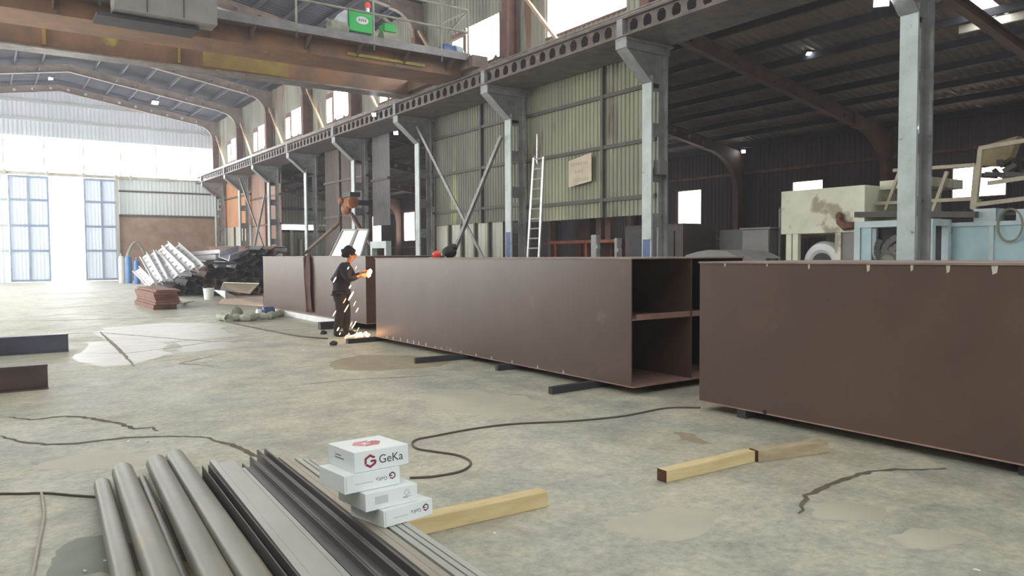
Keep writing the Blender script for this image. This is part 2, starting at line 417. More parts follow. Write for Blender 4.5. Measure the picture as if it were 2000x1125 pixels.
patch([(1575, 985), (1640, 978), (1720, 990), (1745, 1005), (1700, 1018), (1600, 1016)], 1, 5, .1)
patch([(1735, 1045), (1800, 1032), (1870, 1042), (1890, 1056), (1840, 1074), (1770, 1072)], 1, 5, .1)
patch([(1290, 985), (1400, 1000), (1380, 1040), (1260, 1060), (1180, 1030)], 1, 5, .12)
patch([(930, 760), (1080, 790), (1010, 815), (880, 800), (800, 775)], 1, 5, .12)
patch([(120, 895), (200, 880), (330, 885), (300, 905), (150, 925), (60, 910)], 1, 5, .12)
fl.m(5)
patch([(1308, 842), (1350, 846), (1392, 866), (1370, 868), (1330, 856)], 1, 5, .1)
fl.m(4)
patch([(110, 1075), (150, 1052), (205, 1045), (260, 1065), (330, 1125), (90, 1125), (100, 1100)])  # painted shade left of the pipe bundle
fl.m(2)
strip([(0, 627), (120, 626), (300, 621), (420, 612)], 0.12, 2, 0.1)
strip([(0, 660), (150, 651), (200, 650), (420, 668), (560, 660)], 0.06, 2, 0.15)
strip([(195, 648), (235, 685), (262, 716)], 0.07, 2, 0.2)
strip([(135, 690), (250, 690), (330, 680), (480, 658)], 0.05, 2, 0.2)
strip([(440, 690), (350, 710), (430, 716)], 0.05, 2, 0.2)
fl.m(1)
strip([(16, 815), (60, 820), (130, 813), (180, 817), (235, 827), (262, 838), (300, 834), (308, 842)], 0.055, 3, 0.3)
strip([(0, 852), (40, 862), (90, 868), (150, 866), (240, 856), (300, 853), (390, 853), (412, 856)], 0.05, 3, 0.3)
strip([(400, 855), (430, 863), (452, 868), (480, 880), (505, 893), (524, 906)], 0.05, 3, 0.3)
strip([(1563, 1004), (1572, 982), (1582, 962), (1610, 952), (1640, 938), (1690, 924), (1750, 918), (1850, 916)], 0.042, 3, 0.55)
strip([(560, 755), (680, 742), (860, 733)], 0.02, 3, 0.3)
floor = struct(fl.build('floor', [M_floor, M_crack, M_joint, M_slab, M_floor_shade, M_sand, mat('faint_pale_patch', (180, 178, 162), (168, 166, 150), 2.6, 0.6, lo=.3, hi=.7)]))
gd = MB(); gd.box((-60, Y1+0.4, -0.3), (80, 140, -0.02)); struct(gd.build('ground', mat('outdoor_concrete', (206, 204, 196), (190, 188, 180), 0.4, 0.9)))
gd = MB(); gd.box((-60, -80, -0.3), (80, Y0-3, -0.02)); struct(gd.build('ground', MATS['outdoor_concrete']))

# ---- far wall (gable) ---------------------------------------------
def corr_var(mb, x0, x1, y, zb, ztop, pitch=0.24, depth=0.045):
    x = x0; us = []
    while x < x1-1e-6:
        for a, h in ((0, 0), (0.3, 0), (0.5, depth), (0.8, depth)):
            if x+a*pitch < x1: us.append((x+a*pitch, h))
        x += pitch
    us.append((x1, 0)); k = len(mb.v)
    for u, h in us: mb.v += [V((u, y-h, zb)), V((u, y-h, ztop(u)))]
    for i in range(len(us)-1): mb.f.append([k+2*i, k+2*i+2, k+2*i+3, k+2*i+1]); mb.mi.append(mb.cur)
g = MB(); corr_var(g, LX, EX+0.2, Y1, 9.3, lambda x: roof_z(x)+0.1)
wall_far = struct(g.build('wall_far', M_gable))
g = MB()
for z in (11.5, 10.35): g.box((LX if z < 10.9 else -1.8, Y1-0.2, z-0.08), (EX if z < 10.9 else 10.4, Y1-0.06, z+0.08))
g.build('girt', M_gable2, wall_far)
g = MB(); corr_var(g, LX, 1.42, Y1, 0, lambda x: 6.85); g.m(1)
for z in (5.25, 3.62, 2.02): g.box((LX, Y1-0.16, z-0.06), (1.42, Y1-0.06, z+0.06))
struct(g.build('wall_far_left', [M_leaf, M_gable2]))
g = MB(); corr_var(g, 7.6, EX+0.2, Y1, 4.4, lambda x: 6.9); g.m(1)
for z in (6.05,): g.box((7.6, Y1-0.16, z-0.06), (EX, Y1-0.06, z+0.06))
g.m(2); g.box((7.55, Y1-0.12, 0), (EX+0.2, Y1+0.2, 4.4)); g.m(1); g.box((7.6, Y1-0.2, 4.3), (EX, Y1-0.05, 4.48))
struct(g.build('wall_far_right', [M_gable2, M_girt, M_brick]))
g = MB(); g.box((LX, Y1-0.25, 6.85), (10.9, Y1+0.05, 7.04)); g.box((10.9, Y1-0.2, 6.88), (EX+0.2, Y1+0.05, 7.0))
for x in (1.3, 3.6, 5.6, 7.5, 8.4): g.box((x-0.08, Y1-0.42, 6.8), (x+0.08, Y1-0.25, 7.1))
struct(g.build('trim_1', M_white_sh))
w = MB(); w.box((LX, Y1-0.02, 7.04), (EX+0.6, Y1+0.04, 9.3)); wo = struct(w.build('window_1', E_strip))
w = MB()
for i in range(9): w.box((LX+2.2*i-0.03, Y1-0.08, 7.04), (LX+2.2*i+0.03, Y1-0.021, 9.3))
w.build('glazing_bar', M_white_sh, wo)
def door_leaf(x0, x1, mids, nm):
    d = MB(); corr_var(d, x0+0.04, x1-0.04, Y1-0.08, 0.1, lambda x: 6.75, 0.2, 0.04)
    o = struct(d.build(nm, M_leaf))
    f = MB()
    for x in (x0+0.04, x1-0.04): f.box((x-0.05, Y1-0.26, 0.06), (x+0.05, Y1-0.13, 6.78))
    for z in (0.12, 2.02, 3.62, 5.25, 6.72): f.box((x0, Y1-0.25, z-0.07), (x1, Y1-0.13, z+0.07))
    for x in mids: f.box((x-0.06, Y1-0.27, 0.1), (x+0.06, Y1-0.135, 6.75))
    f.build('door_frame', mat('blue_grey_door_frame', (150, 166, 190), (132, 148, 172), 2, 0.5), o)
door_leaf(1.46, 3.62, (2.5,), 'door_1')
door_leaf(5.6, 7.52, (6.62,), 'door_2')
g = MB(); g.box((7.46, Y1-0.4, 0), (7.62, Y1-0.1, 6.85)); struct(g.build('trim_2', M_white_sh))

# ---- left wall, back wall ------------------------------------------
LW = []
for y in YK:
    if -8 < y < 56: LW += [(y+0.8, min(y+4.6, 56.8), 8.0, 9.5)]+([(y+0.8, min(y+5.2, 56.8), 1.6, 5.2)] if y > 18 else [])  # added windows, placed and sized for the light they throw
lw = MB()
def lpan(y0, y1, z0, z1):
    if y1-y0 > 0.01 and z1-z0 > 0.01: lw.corr((LX, y0, z0), (0, 1, 0), (0, 0, 1), y1-y0, z1-z0, 0.3, 0.05)
lpan(Y0, Y1, 0, 1.6); lpan(Y0, Y1, 5.2, 8.0); lpan(Y0, Y1, 9.5, 11.4)
for z0, z1 in ((1.6, 5.2), (8.0, 9.5)):
    cur = Y0
    for (a, b, c, d) in LW:
        if c == z0: lpan(cur, a, z0, z1); cur = b
    lpan(cur, Y1, z0, z1)
struct(lw.build('wall_left', M_clere))
LWI = []
for (a, b, c, d) in LW:
    w = MB(); w.box((LX-0.06, a, c), (LX-0.03, b, d)); LWI.append(struct(w.build('window_left', E_left)))
g = MB(); corr_var(g, LX, 0.5, Y0, 0, lambda x: roof_z(x)); corr_var(g, 6.0, 25.2, Y0, 0, lambda x: roof_z(x) if x < 13.9 else aisle_z(x)); corr_var(g, 0.5, 6.0, Y0, 4.5, lambda x: roof_z(x))
struct(g.build('wall_back', M_clere))

# ---- main roof, unseen skylight sheets added near the camera for overhead light ------------------
SKY = [(y, y+4.6) for y in (-7.5, -1.5, 4.5, 10.5, 16.5)]
def roof_slope(x0, x1, zf, nm, mt, y0=Y0, y1=Y1, holes=()):
    mb = MB(); th = 0.05
    xs = sorted({x0, x1}|{h[0] for h in holes}|{h[1] for h in holes}); ys = sorted({y0, y1}|{h[2] for h in holes}|{h[3] for h in holes})
    for a, b in zip(xs, xs[1:]):
        for c, d in zip(ys, ys[1:]):
            mx, my = (a+b)/2, (c+d)/2
            if any(h[0] < mx < h[1] and h[2] < my < h[3] for h in holes): continue
            L = math.hypot(b-a, zf(b)-zf(a))
            mb.corr((a, c, zf(a)), (0, 1, 0), (b-a, 0, zf(b)-zf(a)), d-c, L, 0.25, 0.04, nrm=(0, 0, 1))
    return struct(mb.build(nm, mt))
holesR = [(x, x+1.15, a, b) for a, b in SKY for x in (5.6, 9.6)]
holesL = [(x, x+1.15, a, b) for a, b in SKY for x in (-2.4, 1.4)]
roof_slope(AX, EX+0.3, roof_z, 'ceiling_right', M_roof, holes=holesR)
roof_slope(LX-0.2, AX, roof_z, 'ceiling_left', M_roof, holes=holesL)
wi = 2
for h in holesR+holesL:
    mb = MB(); a, b, c, d = h
    mb.add([(a, c, roof_z(a)+0.03), (b, c, roof_z(b)+0.03), (b, d, roof_z(b)+0.03), (a, d, roof_z(a)+0.03)], [(0, 1, 2, 3)])
    struct(mb.build('window_%d' % wi, E_sky)); wi += 1  # glowing pane of an added skylight
# purlins under the main roof
pl = MB()
for i in range(-7, 8):
    if i == 0: continue
    x = AX+i*1.28
    pl.box((x-0.04, Y0, roof_z(x)-0.2), (x+0.04, Y1, roof_z(x)-0.02))
struct(pl.build('trim_3', M_purlin))

# ---- portal frames of the main hall ----------------------------------
for i, y in enumerate(YK[2:]):
    mb = MB()
    for sg in (-1, 1):
        xe = AX+sg*9.1
        mb.castellated((AX, y, roof_z(AX)-0.45), (xe-sg*0.5, y, roof_z(xe-sg*0.5)-0.45), 0.42, 0.24, 0.9, 0.2, 0.025, 0.035)
        # curved haunch down to the upper column
        zt = roof_z(xe)-0.22; arc = []
        for t in range(7):
            a = R(90*t/6); arc.append((xe+sg*0.0-sg*(0.95-0.95*math.sin(a))*1.0, zt-0.45-(0.95-0.95*math.cos(a))))
        # arc from rafter soffit to column face
        poly = [(xe-sg*0.95, zt+0.1)]+[(xe-sg*(0.95*math.cos(R(90*t/6))) if False else xe-sg*0.95*(1-math.sin(R(90*t/6))), zt-0.32-0.9*(1-math.cos(R(90*t/6)))) for t in range(7)]+[(xe+sg*0.42, zt-1.22), (xe+sg*0.42, zt)]
        mb.prism(poly, 'y', y-0.09, y+0.09)
        for (u0, v0), (u1, v1) in zip(poly[1:8], poly[2:8]): mb.bar((u0, y, v0), (u1, y, v1), 0.2, 0.03)
        if sg < 0: mb.box((xe-0.42, y-0.12, 0), (xe, y+0.12, zt-1.2))
    struct(mb.build('roof_frame', M_rafter))
    mb = MB(); mb.box((13.4, y-0.15, 7.25), (13.44, y+0.15, 10.0)); mb.box((13.78, y-0.15, 7.25), (13.82, y+0.15, 10.0)); mb.box((13.44, y-0.015, 7.25), (13.78, y+0.015, 10.0))
    struct(mb.build('upper_column', M_brown))

# ---- clerestory wall and its windows ------------------------------------
cw = MB()
def cpan(y0, y1, z0, z1): cw.corr((EX, y0, z0), (0, 1, 0), (0, 0, 1), y1-y0, z1-z0, 0.2, 0.035, nrm=(-1, 0, 0))
zc0, zw0, zw1, zc1 = 7.2, 8.02, 9.42, roof_z(EX)+0.05
cpan(Y0, 1.36, zc0, zc1)
for i, y in enumerate(YK):
    if y < 1: continue
    big = abs(y-13.36) < 0.1
    a, b = (y+1.2, y+4.52) if big else (y+0.55, y+4.05)
    if y > 55: cpan(y, Y1, zc0, zc1); continue
    t = 10.05 if big else zw1
    cpan(y, a, zc0, zc1); cpan(b, y+6, zc0, zc1); cpan(a, b, zc0, zw0); cpan(a, b, t, zc1)
    w = MB()
    def pane(c, d, e, f): w.box((EX-0.0, c, e), (EX+0.03, d, f))
    fr = MB()
    if big: pane(a, b, zw0, t); fr.box((EX-0.05, a-0.06, zw0-0.06), (EX+0.02, b+0.06, zw0))
    else:
        pane(a, a+0.28, zw0+0.1, zw0+0.62); pane(a, a+0.28, zw0+0.74, zw1-0.02); pane(a+0.5, a+2.55, zw0, zw1-0.03); pane(a+2.75, a+3.5, zw0, zw1-0.25)
        fr.box((EX-0.03, a+0.28, zw0), (EX+0.05, a+0.5, zw1)); fr.box((EX-0.03, a+2.55, zw0), (EX+0.05, a+2.75, zw1)); fr.box((EX-0.03, a, zw0), (EX+0.05, a+0.28, zw0+0.1)); fr.box((EX-0.03, a, zw0+0.62), (EX+0.05, a+0.28, zw0+0.74))
        fr.box((EX-0.03, a+2.75, zw1-0.25), (EX+0.05, b, zw1)); fr.box((EX-0.06, a, zw0-0.06), (EX+0.02, b, zw0))
        for q in range(3):   # torn lower edge of the sheet
            c = a+0.6+0.8*q*random.uniform(0.7, 1.1); fr.prism([(c, zw0), (c+0.3, zw0), (c+0.12, zw0+random.uniform(0.08, 0.22))], 'x', EX-0.03, EX+0.02)
    wo = struct(w.build('window_%d' % wi, E_day)); wi += 1
    fr.build('window_frame', M_brown, wo)
struct(cw.build('wall_upper_right', M_clere))

# ---- the aisle on the right -----------------------------------------------
OX = 25.0
HOLE = [onx(1, 1, 1)]  # placeholder
def on_aisle(x, y):
    d = ray(x, y); t = (aisle_z(0)-CAM_H)/(d.z+0.168*d.x); return EYE+d*t
sk = [on_aisle(*p) for p in ((1868, 0), (1908, 40), (1970, 26), (1935, -10))]
sx0, sx1 = sk[0].x-0.9, sk[1].x; sy0, sy1 = sk[2].y, sk[1].y
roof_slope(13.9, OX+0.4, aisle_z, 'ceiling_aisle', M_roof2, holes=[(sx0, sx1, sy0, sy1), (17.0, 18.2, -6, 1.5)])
for (a, b, c, d) in ((sx0, sx1, sy0, sy1), (17.0, 18.2, -6, 1.5)):
    mb = MB(); mb.add([(a, c, aisle_z(a)+0.03), (b, c, aisle_z(b)+0.03), (b, d, aisle_z(b)+0.03), (a, d, aisle_z(a)+0.03)], [(0, 1, 2, 3)])
    wo = struct(mb.build('window_%d' % wi, emit('aisle_skylight', (1, 1, 0.97), 9.0))); wi += 1
mb = MB(); mb.box((sx1+0.02, sy0-0.3, aisle_z(sx1)-0.2), (sx1+0.1, sy1+0.4, aisle_z(sx1)-0.02)); struct(mb.build('trim_4', M_sheet))  # pale colour stands for daylight on the purlin edge
pl = MB()
x = 14.6
while x < OX:
    pl.box((x-0.05, Y0, aisle_z(x)-0.22), (x+0.05, Y1, aisle_z(x)-0.04)); x += 1.25
struct(pl.build('trim_5', M_purlin))
# pale bars painted to stand for slits of daylight between roof sheets
mb = MB()
for px in ((1857, 177, 1890, 193), (1905, 203, 1930, 213)):
    a, b = on_aisle(px[0], px[1]), on_aisle(px[2], px[3]); mb.bar(a-V((0, 0, .02)), b-V((0, 0, .02)), 0.07, 0.02)
struct(mb.build('trim_6', M_card))
for y in YK[3:]:
    mb = MB(); zs = lambda x: 7.08-0.168*(x-13.9)
    if abs(y-7.36) < 0.1:
        mb.castellated((14.2, y, zs(14.2)-0.12), (22.8, y, zs(22.8)+0.0), 0.22, 0.2, 2.5, 0.1, 0.02, 0.03)
    else:
        mb.castellated((14.2, y, zs(14.2)+0.2), (23.0, y, zs(23.0)+0.2), 0.4, 0.2, 0.75 if y > 18 else 1.6, 0.26 if y > 18 else 0.16, 0.02, 0.03)
    arc = [(22.6+1.9*math.sin(R(15*t)), zs(22.6)-0.02-1.55*(1-math.cos(R(15*t)))) for t in range(7)]
    poly = [(22.6, zs(22.6)+0.36)]+arc+[(24.9, arc[-1][1]), (24.9, zs(24.9)+0.36)]
    mb.prism(poly, 'y', y-0.1, y+0.1)
    for (u0, v0), (u1, v1) in zip(arc, arc[1:]): mb.bar((u0, y, v0), (u1, y, v1), 0.22, 0.03)
    mb.box((24.5, y-0.12, 0), (24.9, y+0.12, arc[-1][1]))
    struct(mb.build('aisle_frame', M_aislefr))
# outer wall with its windows: (y0, y1, z0, z1)
WN = [(21.5, 22.78, 2.42, 4.3), (15.87, 17.09, 3.84, 4.24), (9.9, 11.4, 3.3, 4.2), (28.1, 29.43, 2.42, 3.58), (52.7, 54.3, 2.7, 4.65), (47.27, 48.93, 2.66, 4.65)]
ow = MB()
def opan(y0, y1, z0, z1):
    if y1-y0 > 0.01: ow.corr((OX, y0, z0), (0, 1, 0), (0, 0, 1), y1-y0, z1-z0, 0.2, 0.03, nrm=(-1, 0, 0))
cur = Y0
for (a, b, c, d) in sorted(WN):
    opan(cur, a, 0, 6.1); opan(a, b, 0, c); opan(a, b, d, 6.1); cur = b
    w = MB(); w.box((OX, a, c), (OX+0.03, b, d)); wo = struct(w.build('window_%d' % wi, E_side)); wi += 1
    fr = MB()
    for p, q in (((a-.05, c-.05), (a, d+.05)), ((b, c-.05), (b+.05, d+.05)), ((a, c-.05), (b, c)), ((a, d), (b, d+.05))): fr.box((OX-0.06, p[0], p[1]), (OX+0.02, q[0], q[1]))
    fr.build('window_frame', M_brown, wo)
opan(cur, Y1, 0, 6.1); ow.m(1)
for z in (4.78, 2.2): ow.box((OX-0.12, Y0, z-0.05), (OX-0.04, Y1, z+0.05))
struct(ow.build('wall_right', [M_outer, M_brown]))
# end wall of the aisle
ew = MB(); corr_var(ew, EX+0.2, OX+0.2, Y1, 4.0, lambda x: aisle_z(x)+0.1); corr_var(ew, EX+0.2, 18.4, Y1, 0, lambda x: 4.0); corr_var(ew, 21.2, OX+0.2, Y1, 0, lambda x: 4.0); corr_var(ew, 18.4, 21.2, Y1, 0, lambda x: 3.62)
ew.m(1)
for z in (5.2, 3.5): ew.box((EX+0.2, Y1-0.16, z-0.08), (OX, Y1-0.06, z+0.08))
struct(ew.build('wall_aisle_end', [mat('grey_green_sheet', (172, 176, 158), (150, 152, 138), 0.8, 0.7, stretch=(1, 1, .2)), M_dark]))
w = MB()
for a, b in ((18.4, 19.15), (19.2, 19.8), (19.85, 20.65), (20.7, 21.2)): w.box((a, Y1-0.02, 3.64), (b, Y1+0.02, 3.98))
wo = struct(w.build('window_%d' % wi, E_strip)); wi += 1
w = MB(); w.box((19.3, Y1-0.2, 1.2), (19.5, Y1-0.1, 3.62)); w.box((20.05, Y1-0.2, 1.2), (20.25, Y1-0.1, 2.9)); w.box((20.5, Y1-0.2, 1.2), (20.7, Y1-0.1, 2.9)); struct(w.build('trim_7', M_white))

# ---- partitions behind the column row ----------------------------------
PX = 14.3
def partition(nm, y0, y1, z0, z1, mt, girts=(), posts=(), gm=None, x=PX, pitch=0.16):
    p = MB(); p.corr((x, y0, z0), (0, 1, 0), (0, 0, 1), y1-y0, z1-z0, pitch, 0.03, nrm=(-1, 0, 0)); p.m(1)
    for z in girts: p.box((x-0.11, y0, z-0.05), (x-0.035, y1, z+0.05))
    for y in posts: p.box((x-0.13, y-0.05, z0), (x-0.036, y+0.05, z1))
    return struct(p.build(nm, [mt, gm or M_girt]))
partition('wall_partition', 13.75, 19.6, 2.62, 7.2, M_green, (5.95, 4.55, 3.1), (15.77,))
partition('wall_partition', 19.7, 25.45, 2.7, 7.2, mat('dark_green_sheeting', (118, 118, 102), (98, 98, 90), 0.9, 0.6, stretch=(1, 1, .25), spots=(146, 148, 104), spot_scale=0.9, spot_lo=0.6), (6.0, 4.6, 3.2), (22.0,))
partition('wall_partition', 20.9, 25.4, 0, 2.72, M_white_sh, (), (21.6, 22.5, 23.4, 24.3), M_girt, PX+0.05, 0.3)
partition('wall_partition', 29.3, 31.0, 2.9, 7.2, mat('grey_sheeting', (120, 118, 118), (104, 102, 104), 0.9, 0.7), (4.9,), ())
partition('wall_partition', 31.5, 36.6, 0, 7.2, M_brownsh, (5.2, 3.5), (33.0, 34.6))
partition('wall_partition', 43.5, 49.3, 0, 7.2, mat('pink_brown_sheeting', (190, 156, 138), (160, 130, 118), 0.6, 0.7, stretch=(1, 1, .4)), (5.2, 3.5), (46.2,), M_brown)
partition('wall_partition', 49.4, 57.0, 3.6, 7.2, M_orange_wall, (5.6,), ())
partition('wall_partition', 49.4, 57.0, 0, 3.6, M_white_sh, (2.0,), (51.0, 53.2), M_brown)

# ---- sky -----------------------------------------------------------------
wd = bpy.data.worlds.new('sky'); scene.world = wd; wd.use_nodes = True
nt = wd.node_tree; bg = nt.nodes['Background']
bg.inputs[0].default_value = (0.93, 0.965, 1.0, 1); bg.inputs[1].default_value = 8.0
hz = MB(); hz.box((LX-0.6, Y0-0.5, -0.1), (25.6, Y1+0.3, 13.6))
hm = bpy.data.materials.new('dusty_air'); hm.use_nodes = True; hn = hm.node_tree; hn.nodes.remove(hn.nodes['Principled BSDF'])
vs_ = hn.nodes.new('ShaderNodeVolumeScatter'); vs_.inputs['Color'].default_value = (0.92, 0.93, 1.0, 1); vs_.inputs['Density'].default_value = 0.0024; vs_.inputs['Anisotropy'].default_value = 0.2
hn.links.new(vs_.outputs[0], hn.nodes['Material Output'].inputs['Volume'])
ho = hz.build('haze', hm); ho['kind'] = 'stuff'; ho['label'] = 'thin dusty haze filling the whole hall'; ho['category'] = 'haze'; ho.display_type = 'WIRE'
#--PART3--
# ================================================================== COLUMNS, RUNWAY, CRANE
def column(y, label, paint=M_grey):
    t = thing('steel_column', (13.75, y, 0), label, 'column', 'steel columns carrying the crane runway')
    mb = MB(); mb.box((13.5, y-0.16, 0.02), (13.55, y+0.16, 5.95)); mb.build('flange', M_pale, t)
    mb = MB(); mb.box((14.03, y-0.16, 0.02), (14.08, y+0.16, 6.7)); mb.build('flange', paint, t)
    mb = MB(); mb.box((13.55, y-0.012, 0.02), (13.64, y+0.012, 5.95)); mb.box((13.9, y-0.012, 0.02), (14.03, y+0.012, 6.7))
    z = 0.02
    while z < 5.7:
        mb.box((13.63, y-0.014, z), (13.91, y+0.014, min(z+0.34, 5.95))); z += 1.12
    mb.box((13.63, y-0.014, 5.7), (13.91, y+0.014, 5.95)); mb.build('web', paint, t)
    mb = MB(); poly = [(12.66, 6.5), (13.5, 5.8), (14.2, 5.8), (14.24, 6.74), (12.66, 6.74)]
    mb.prism(poly, 'y', y-0.03, y+0.03)
    mb.bar((12.66, y, 6.5), (13.5, y, 5.8), 0.36, 0.035); mb.box((12.62, y-0.19, 6.7), (14.26, y+0.19, 6.745))
    mb.box((12.63, y-0.19, 6.5), (12.67, y+0.19, 6.7)); mb.prism([(12.68, 6.52), (12.9, 6.52), (14.22, 6.52), (14.22, 6.7), (12.68, 6.7)], 'y', y-0.1, y-0.03)
    mb.build('bracket', paint, t)
    mb = MB(); mb.box((13.1, y-0.35, 0.0), (14.4, y+0.35, 0.03)); mb.build('base_plate', M_dark, t)
    return t
CL = {-1: 'pale grey steel column in front of the blue cabinets, closest and tallest on the right',
      0: 'pale grey steel column at the right edge of the green sheeting that carries the cream sign',
      1: 'grey steel column just left of the ladder, top of the nearer diagonal cross brace',
      2: 'grey steel column with narrow pale edge left of the nearer cross brace, right of two slit windows',
      3: 'grey steel column behind the welder, the one the jib arm is mounted on',
      4: 'grey steel column left of the jib arm, before the brown sheeting and the grey end wall',
      5: 'grey steel column at the right end of the far cross brace beside pinkish sheeting',
      6: 'brightly lit steel column at the left end of the far cross brace before orange sheeting',
      7: 'farthest steel column, faint against the gable wall at the end of the hall'}
COLS = {k: column(13.36+6*k if k >= 0 else 6.95, CL[k]) for k in range(-1, 8)}
for k_, y_, z0_, z1_ in ((1, 19.24, 1.3, 2.3), (0, 13.24, 1.5, 1.95)):
    mb = MB(); mb.box((13.494, y_, z0_), (13.5, y_+.24, z1_)); mb.build('blue_paint_patch', M_blue, COLS[k_])

t = thing('crane_runway', (12.9, 24, 6.745), 'long dusty crane runway girder with a row of holes, carried on the column brackets', 'crane runway')
mb = MB(); mb.castellated((12.72, -8, 6.98), (12.72, 57, 6.98), 0.46, 0.26, 0.44, 0.33, 0.03, 0.05, hole_w=0.13)
mb.build('pierced_beam', M_girder, t)
mb = MB(); mb.box((12.86, -8, 6.75), (14.12, 57, 6.79)); mb.box((12.88, -8, 7.16), (13.4, 57, 7.2)); mb.box((14.06, -8, 6.79), (14.12, 57, 7.18)); mb.build('walkway_plate', M_girder, t)
mb = MB(); mb.extrude([(-.06, 0), (.06, 0), (.06, .02), (.015, .035), (.015, .09), (.035, .1), (.035, .13), (-.035, .13), (-.035, .1), (-.015, .09), (-.015, .035), (-.06, .02)], (12.72, -8, 7.21), (12.72, 57, 7.21)); mb.build('rail', M_rail, t)
for k in range(-3, 8):
    y = 13.36+6*k; mb = MB(); mb.box((12.58, y-0.1, 6.77), (12.7, y+0.1, 7.18)); mb.build('bearing_stiffener', M_grey, t)

# knee braces in the clerestory
BL = ['pale diagonal brace beside the big open clerestory window at the top', 'pale diagonal brace behind the blue motor on the crane', 'diagonal brace seen just under the crane end',
      'orange lit diagonal brace left of the clerestory window under the crane', 'orange lit diagonal brace right of the fourth clerestory window from the far end', 'orange lit diagonal brace right of the second clerestory window from the far end', 'short diagonal brace nearest the glowing gable']
for i, (ylo, lab) in enumerate(zip((16.6, 22.7, 28.5, 34.5, 40.5, 46.3, 52.3), BL)):
    mb = MB(); mb.bar((13.55, ylo, 7.32), (13.55, ylo+2.5, 9.95), 0.09, 0.09, (1, 0, 0))
    tag(mb.build('diagonal_brace', mat('pale_brace_steel', (186, 158, 128), (160, 132, 108), 3, 0.6)), lab, 'brace', 'clerestory knee braces')

def xbrace(y0, z0, y1, z1, y2, z2, y3, z3, lab):
    t = thing('cross_brace', (13.3, (y0+y1)/2, 1.4), lab, 'cross brace')
    for a, b, dx in (((y0, z0), (y1, z1), 0), ((y2, z2), (y3, z3), -0.09)):
        mb = MB(); p, q = V((13.42+dx, a[0], a[1])), V((13.42+dx, b[0], b[1])); q = q+(q-p).normalized()*1.2
        mb.bar(p, q, 0.12, 0.02, (1, 0, 0)); mb.bar(p+V((.05, 0, -.05)), q+V((.05, 0, -.05)), 0.02, 0.1, (1, 0, 0)); mb.build('brace_bar', M_grey, t)
xbrace(25.2, 6.4, 20.77, 1.56, 19.5, 5.3, 22.58, 1.56, 'crossed grey steel braces between two columns, in front of the dark green sheeting')
xbrace(48.9, 6.5, 43.67, 1.61, 43.5, 5.2, 46.2, 1.61, 'far crossed steel braces above the heap of beams, lit from the doorway')

# --- overhead crane
t = thing('bridge_crane', (4, 21.5, 7.3), 'orange brown overhead travelling crane bridge spanning the hall', 'crane')
mb = MB(); mb.box((-4.6, 20.5, 7.2), (12.5, 21.9, 7.72)); mb.m(1)
for x in (1.6, 4.95, 7.6, 10.2): mb.box((x-0.02, 20.47, 7.2), (x+0.05, 20.5, 7.7))
mb.build('near_girder', [M_crane, M_crane2], t)
mb = MB(); mb.box((-4.6, 24.0, 7.24), (12.5, 24.04, 7.86)); mb.box((-4.6, 24.46, 7.24), (12.5, 24.5, 7.86)); mb.m(1); mb.box((-4.6, 23.92, 7.86), (12.5, 24.58, 7.9)); mb.box((-4.6, 23.95, 7.2), (12.5, 24.62, 7.24)); mb.m(2); mb.box((5.6, 23.985, 7.3), (8.2, 23.998, 7.78)); mb.box((1.5, 23.93, 7.3), (1.58, 23.998, 7.84)); mb.box((4.9, 23.93, 7.3), (4.96, 23.998, 7.84))
mb.build('far_girder', [M_crane, M_rail, mat('worn_yellow_girder', (150, 130, 62), (130, 104, 62), 2, 0.6)], t)
mb = MB(); mb.box((-4.6, 19.96, 7.62), (12.5, 20.5, 7.66)); mb.m(1); mb.box((-4.6, 19.93, 7.58), (12.52, 19.97, 7.8)); mb.m(0)
for x in [-3+1.5*i for i in range(11)]: mb.prism([(19.98, 7.6), (20.48, 7.6), (20.48, 7.3)], 'x', x-0.02, x+0.02)
mb.box((-4.6, 20.5, 7.72), (12.5, 21.9, 7.74))
dk = mb.build('walkway_deck', [M_crane2, M_deck], t)
mb = MB(); mb.box((8.7, 20.44, 7.32), (11.2, 20.496, 7.4)); mb.build('yellow_stripe', M_yellow, t)
for x in (-2.2, 0.2, 2.4, 4.74, 7.05, 9.29, 11.5, 12.45):
    mb = MB(); mb.tube([(x, 19.95, 7.66), (x, 19.95, 9.12)], 0.032, 8); mb.m(1); mb.bar((x, 19.93, 7.6), (x, 19.93, 7.42), 0.05, 0.03, (0, 1, 0)); mb.build('railing_post', [M_motor, M_mach_d], t)
mb = MB(); mb.tube([(-4.6, 19.95, 9.12), (12.45, 19.95, 9.12)], 0.035, 8); mb.tube([(-4.6, 19.95, 8.44), (12.45, 19.95, 8.44)], 0.035, 8)
mb.tube([(12.45, 19.95, 9.12), (12.45, 21.8, 9.12)], 0.03, 8); mb.tube([(12.45, 19.95, 8.44), (12.45, 21.8, 8.44)], 0.03, 8)
mb.tube([(12.45, 19.95, 9.1), (12.1, 20.6, 8.5)], 0.03, 8); mb.build('handrail', M_motor, t)
mb = MB(); mb.tube([(10.0, 21.6, 9.0), (10.4, 21.6, 8.95), (10.7, 21.5, 8.7), (10.82, 21.4, 8.3), (10.84, 21.4, 7.74)], 0.05, 8); mb.build('conduit', M_motor, t)
mb = MB(); mb.box((12.45, 19.7, 7.36), (13.0, 25.0, 7.72)); mb.m(1)
for y in (20.2, 24.5): mb.lathe([(0.12, -0.07), (0.2, -0.06), (0.2, 0.06), (0.12, 0.07)], (12.72, y, 7.52), 16, 'x')
mb.build('end_carriage', [M_crane2, M_dark], t)
mb = MB(); mb.box((2.62, 19.3, 7.22), (4.86, 19.9, 7.9)); mb.m(1); mb.box((2.3, 19.6, 7.1), (4.5, 20.4, 7.18)); mb.box((2.7, 19.65, 7.17), (4.4, 19.85, 7.23)); 
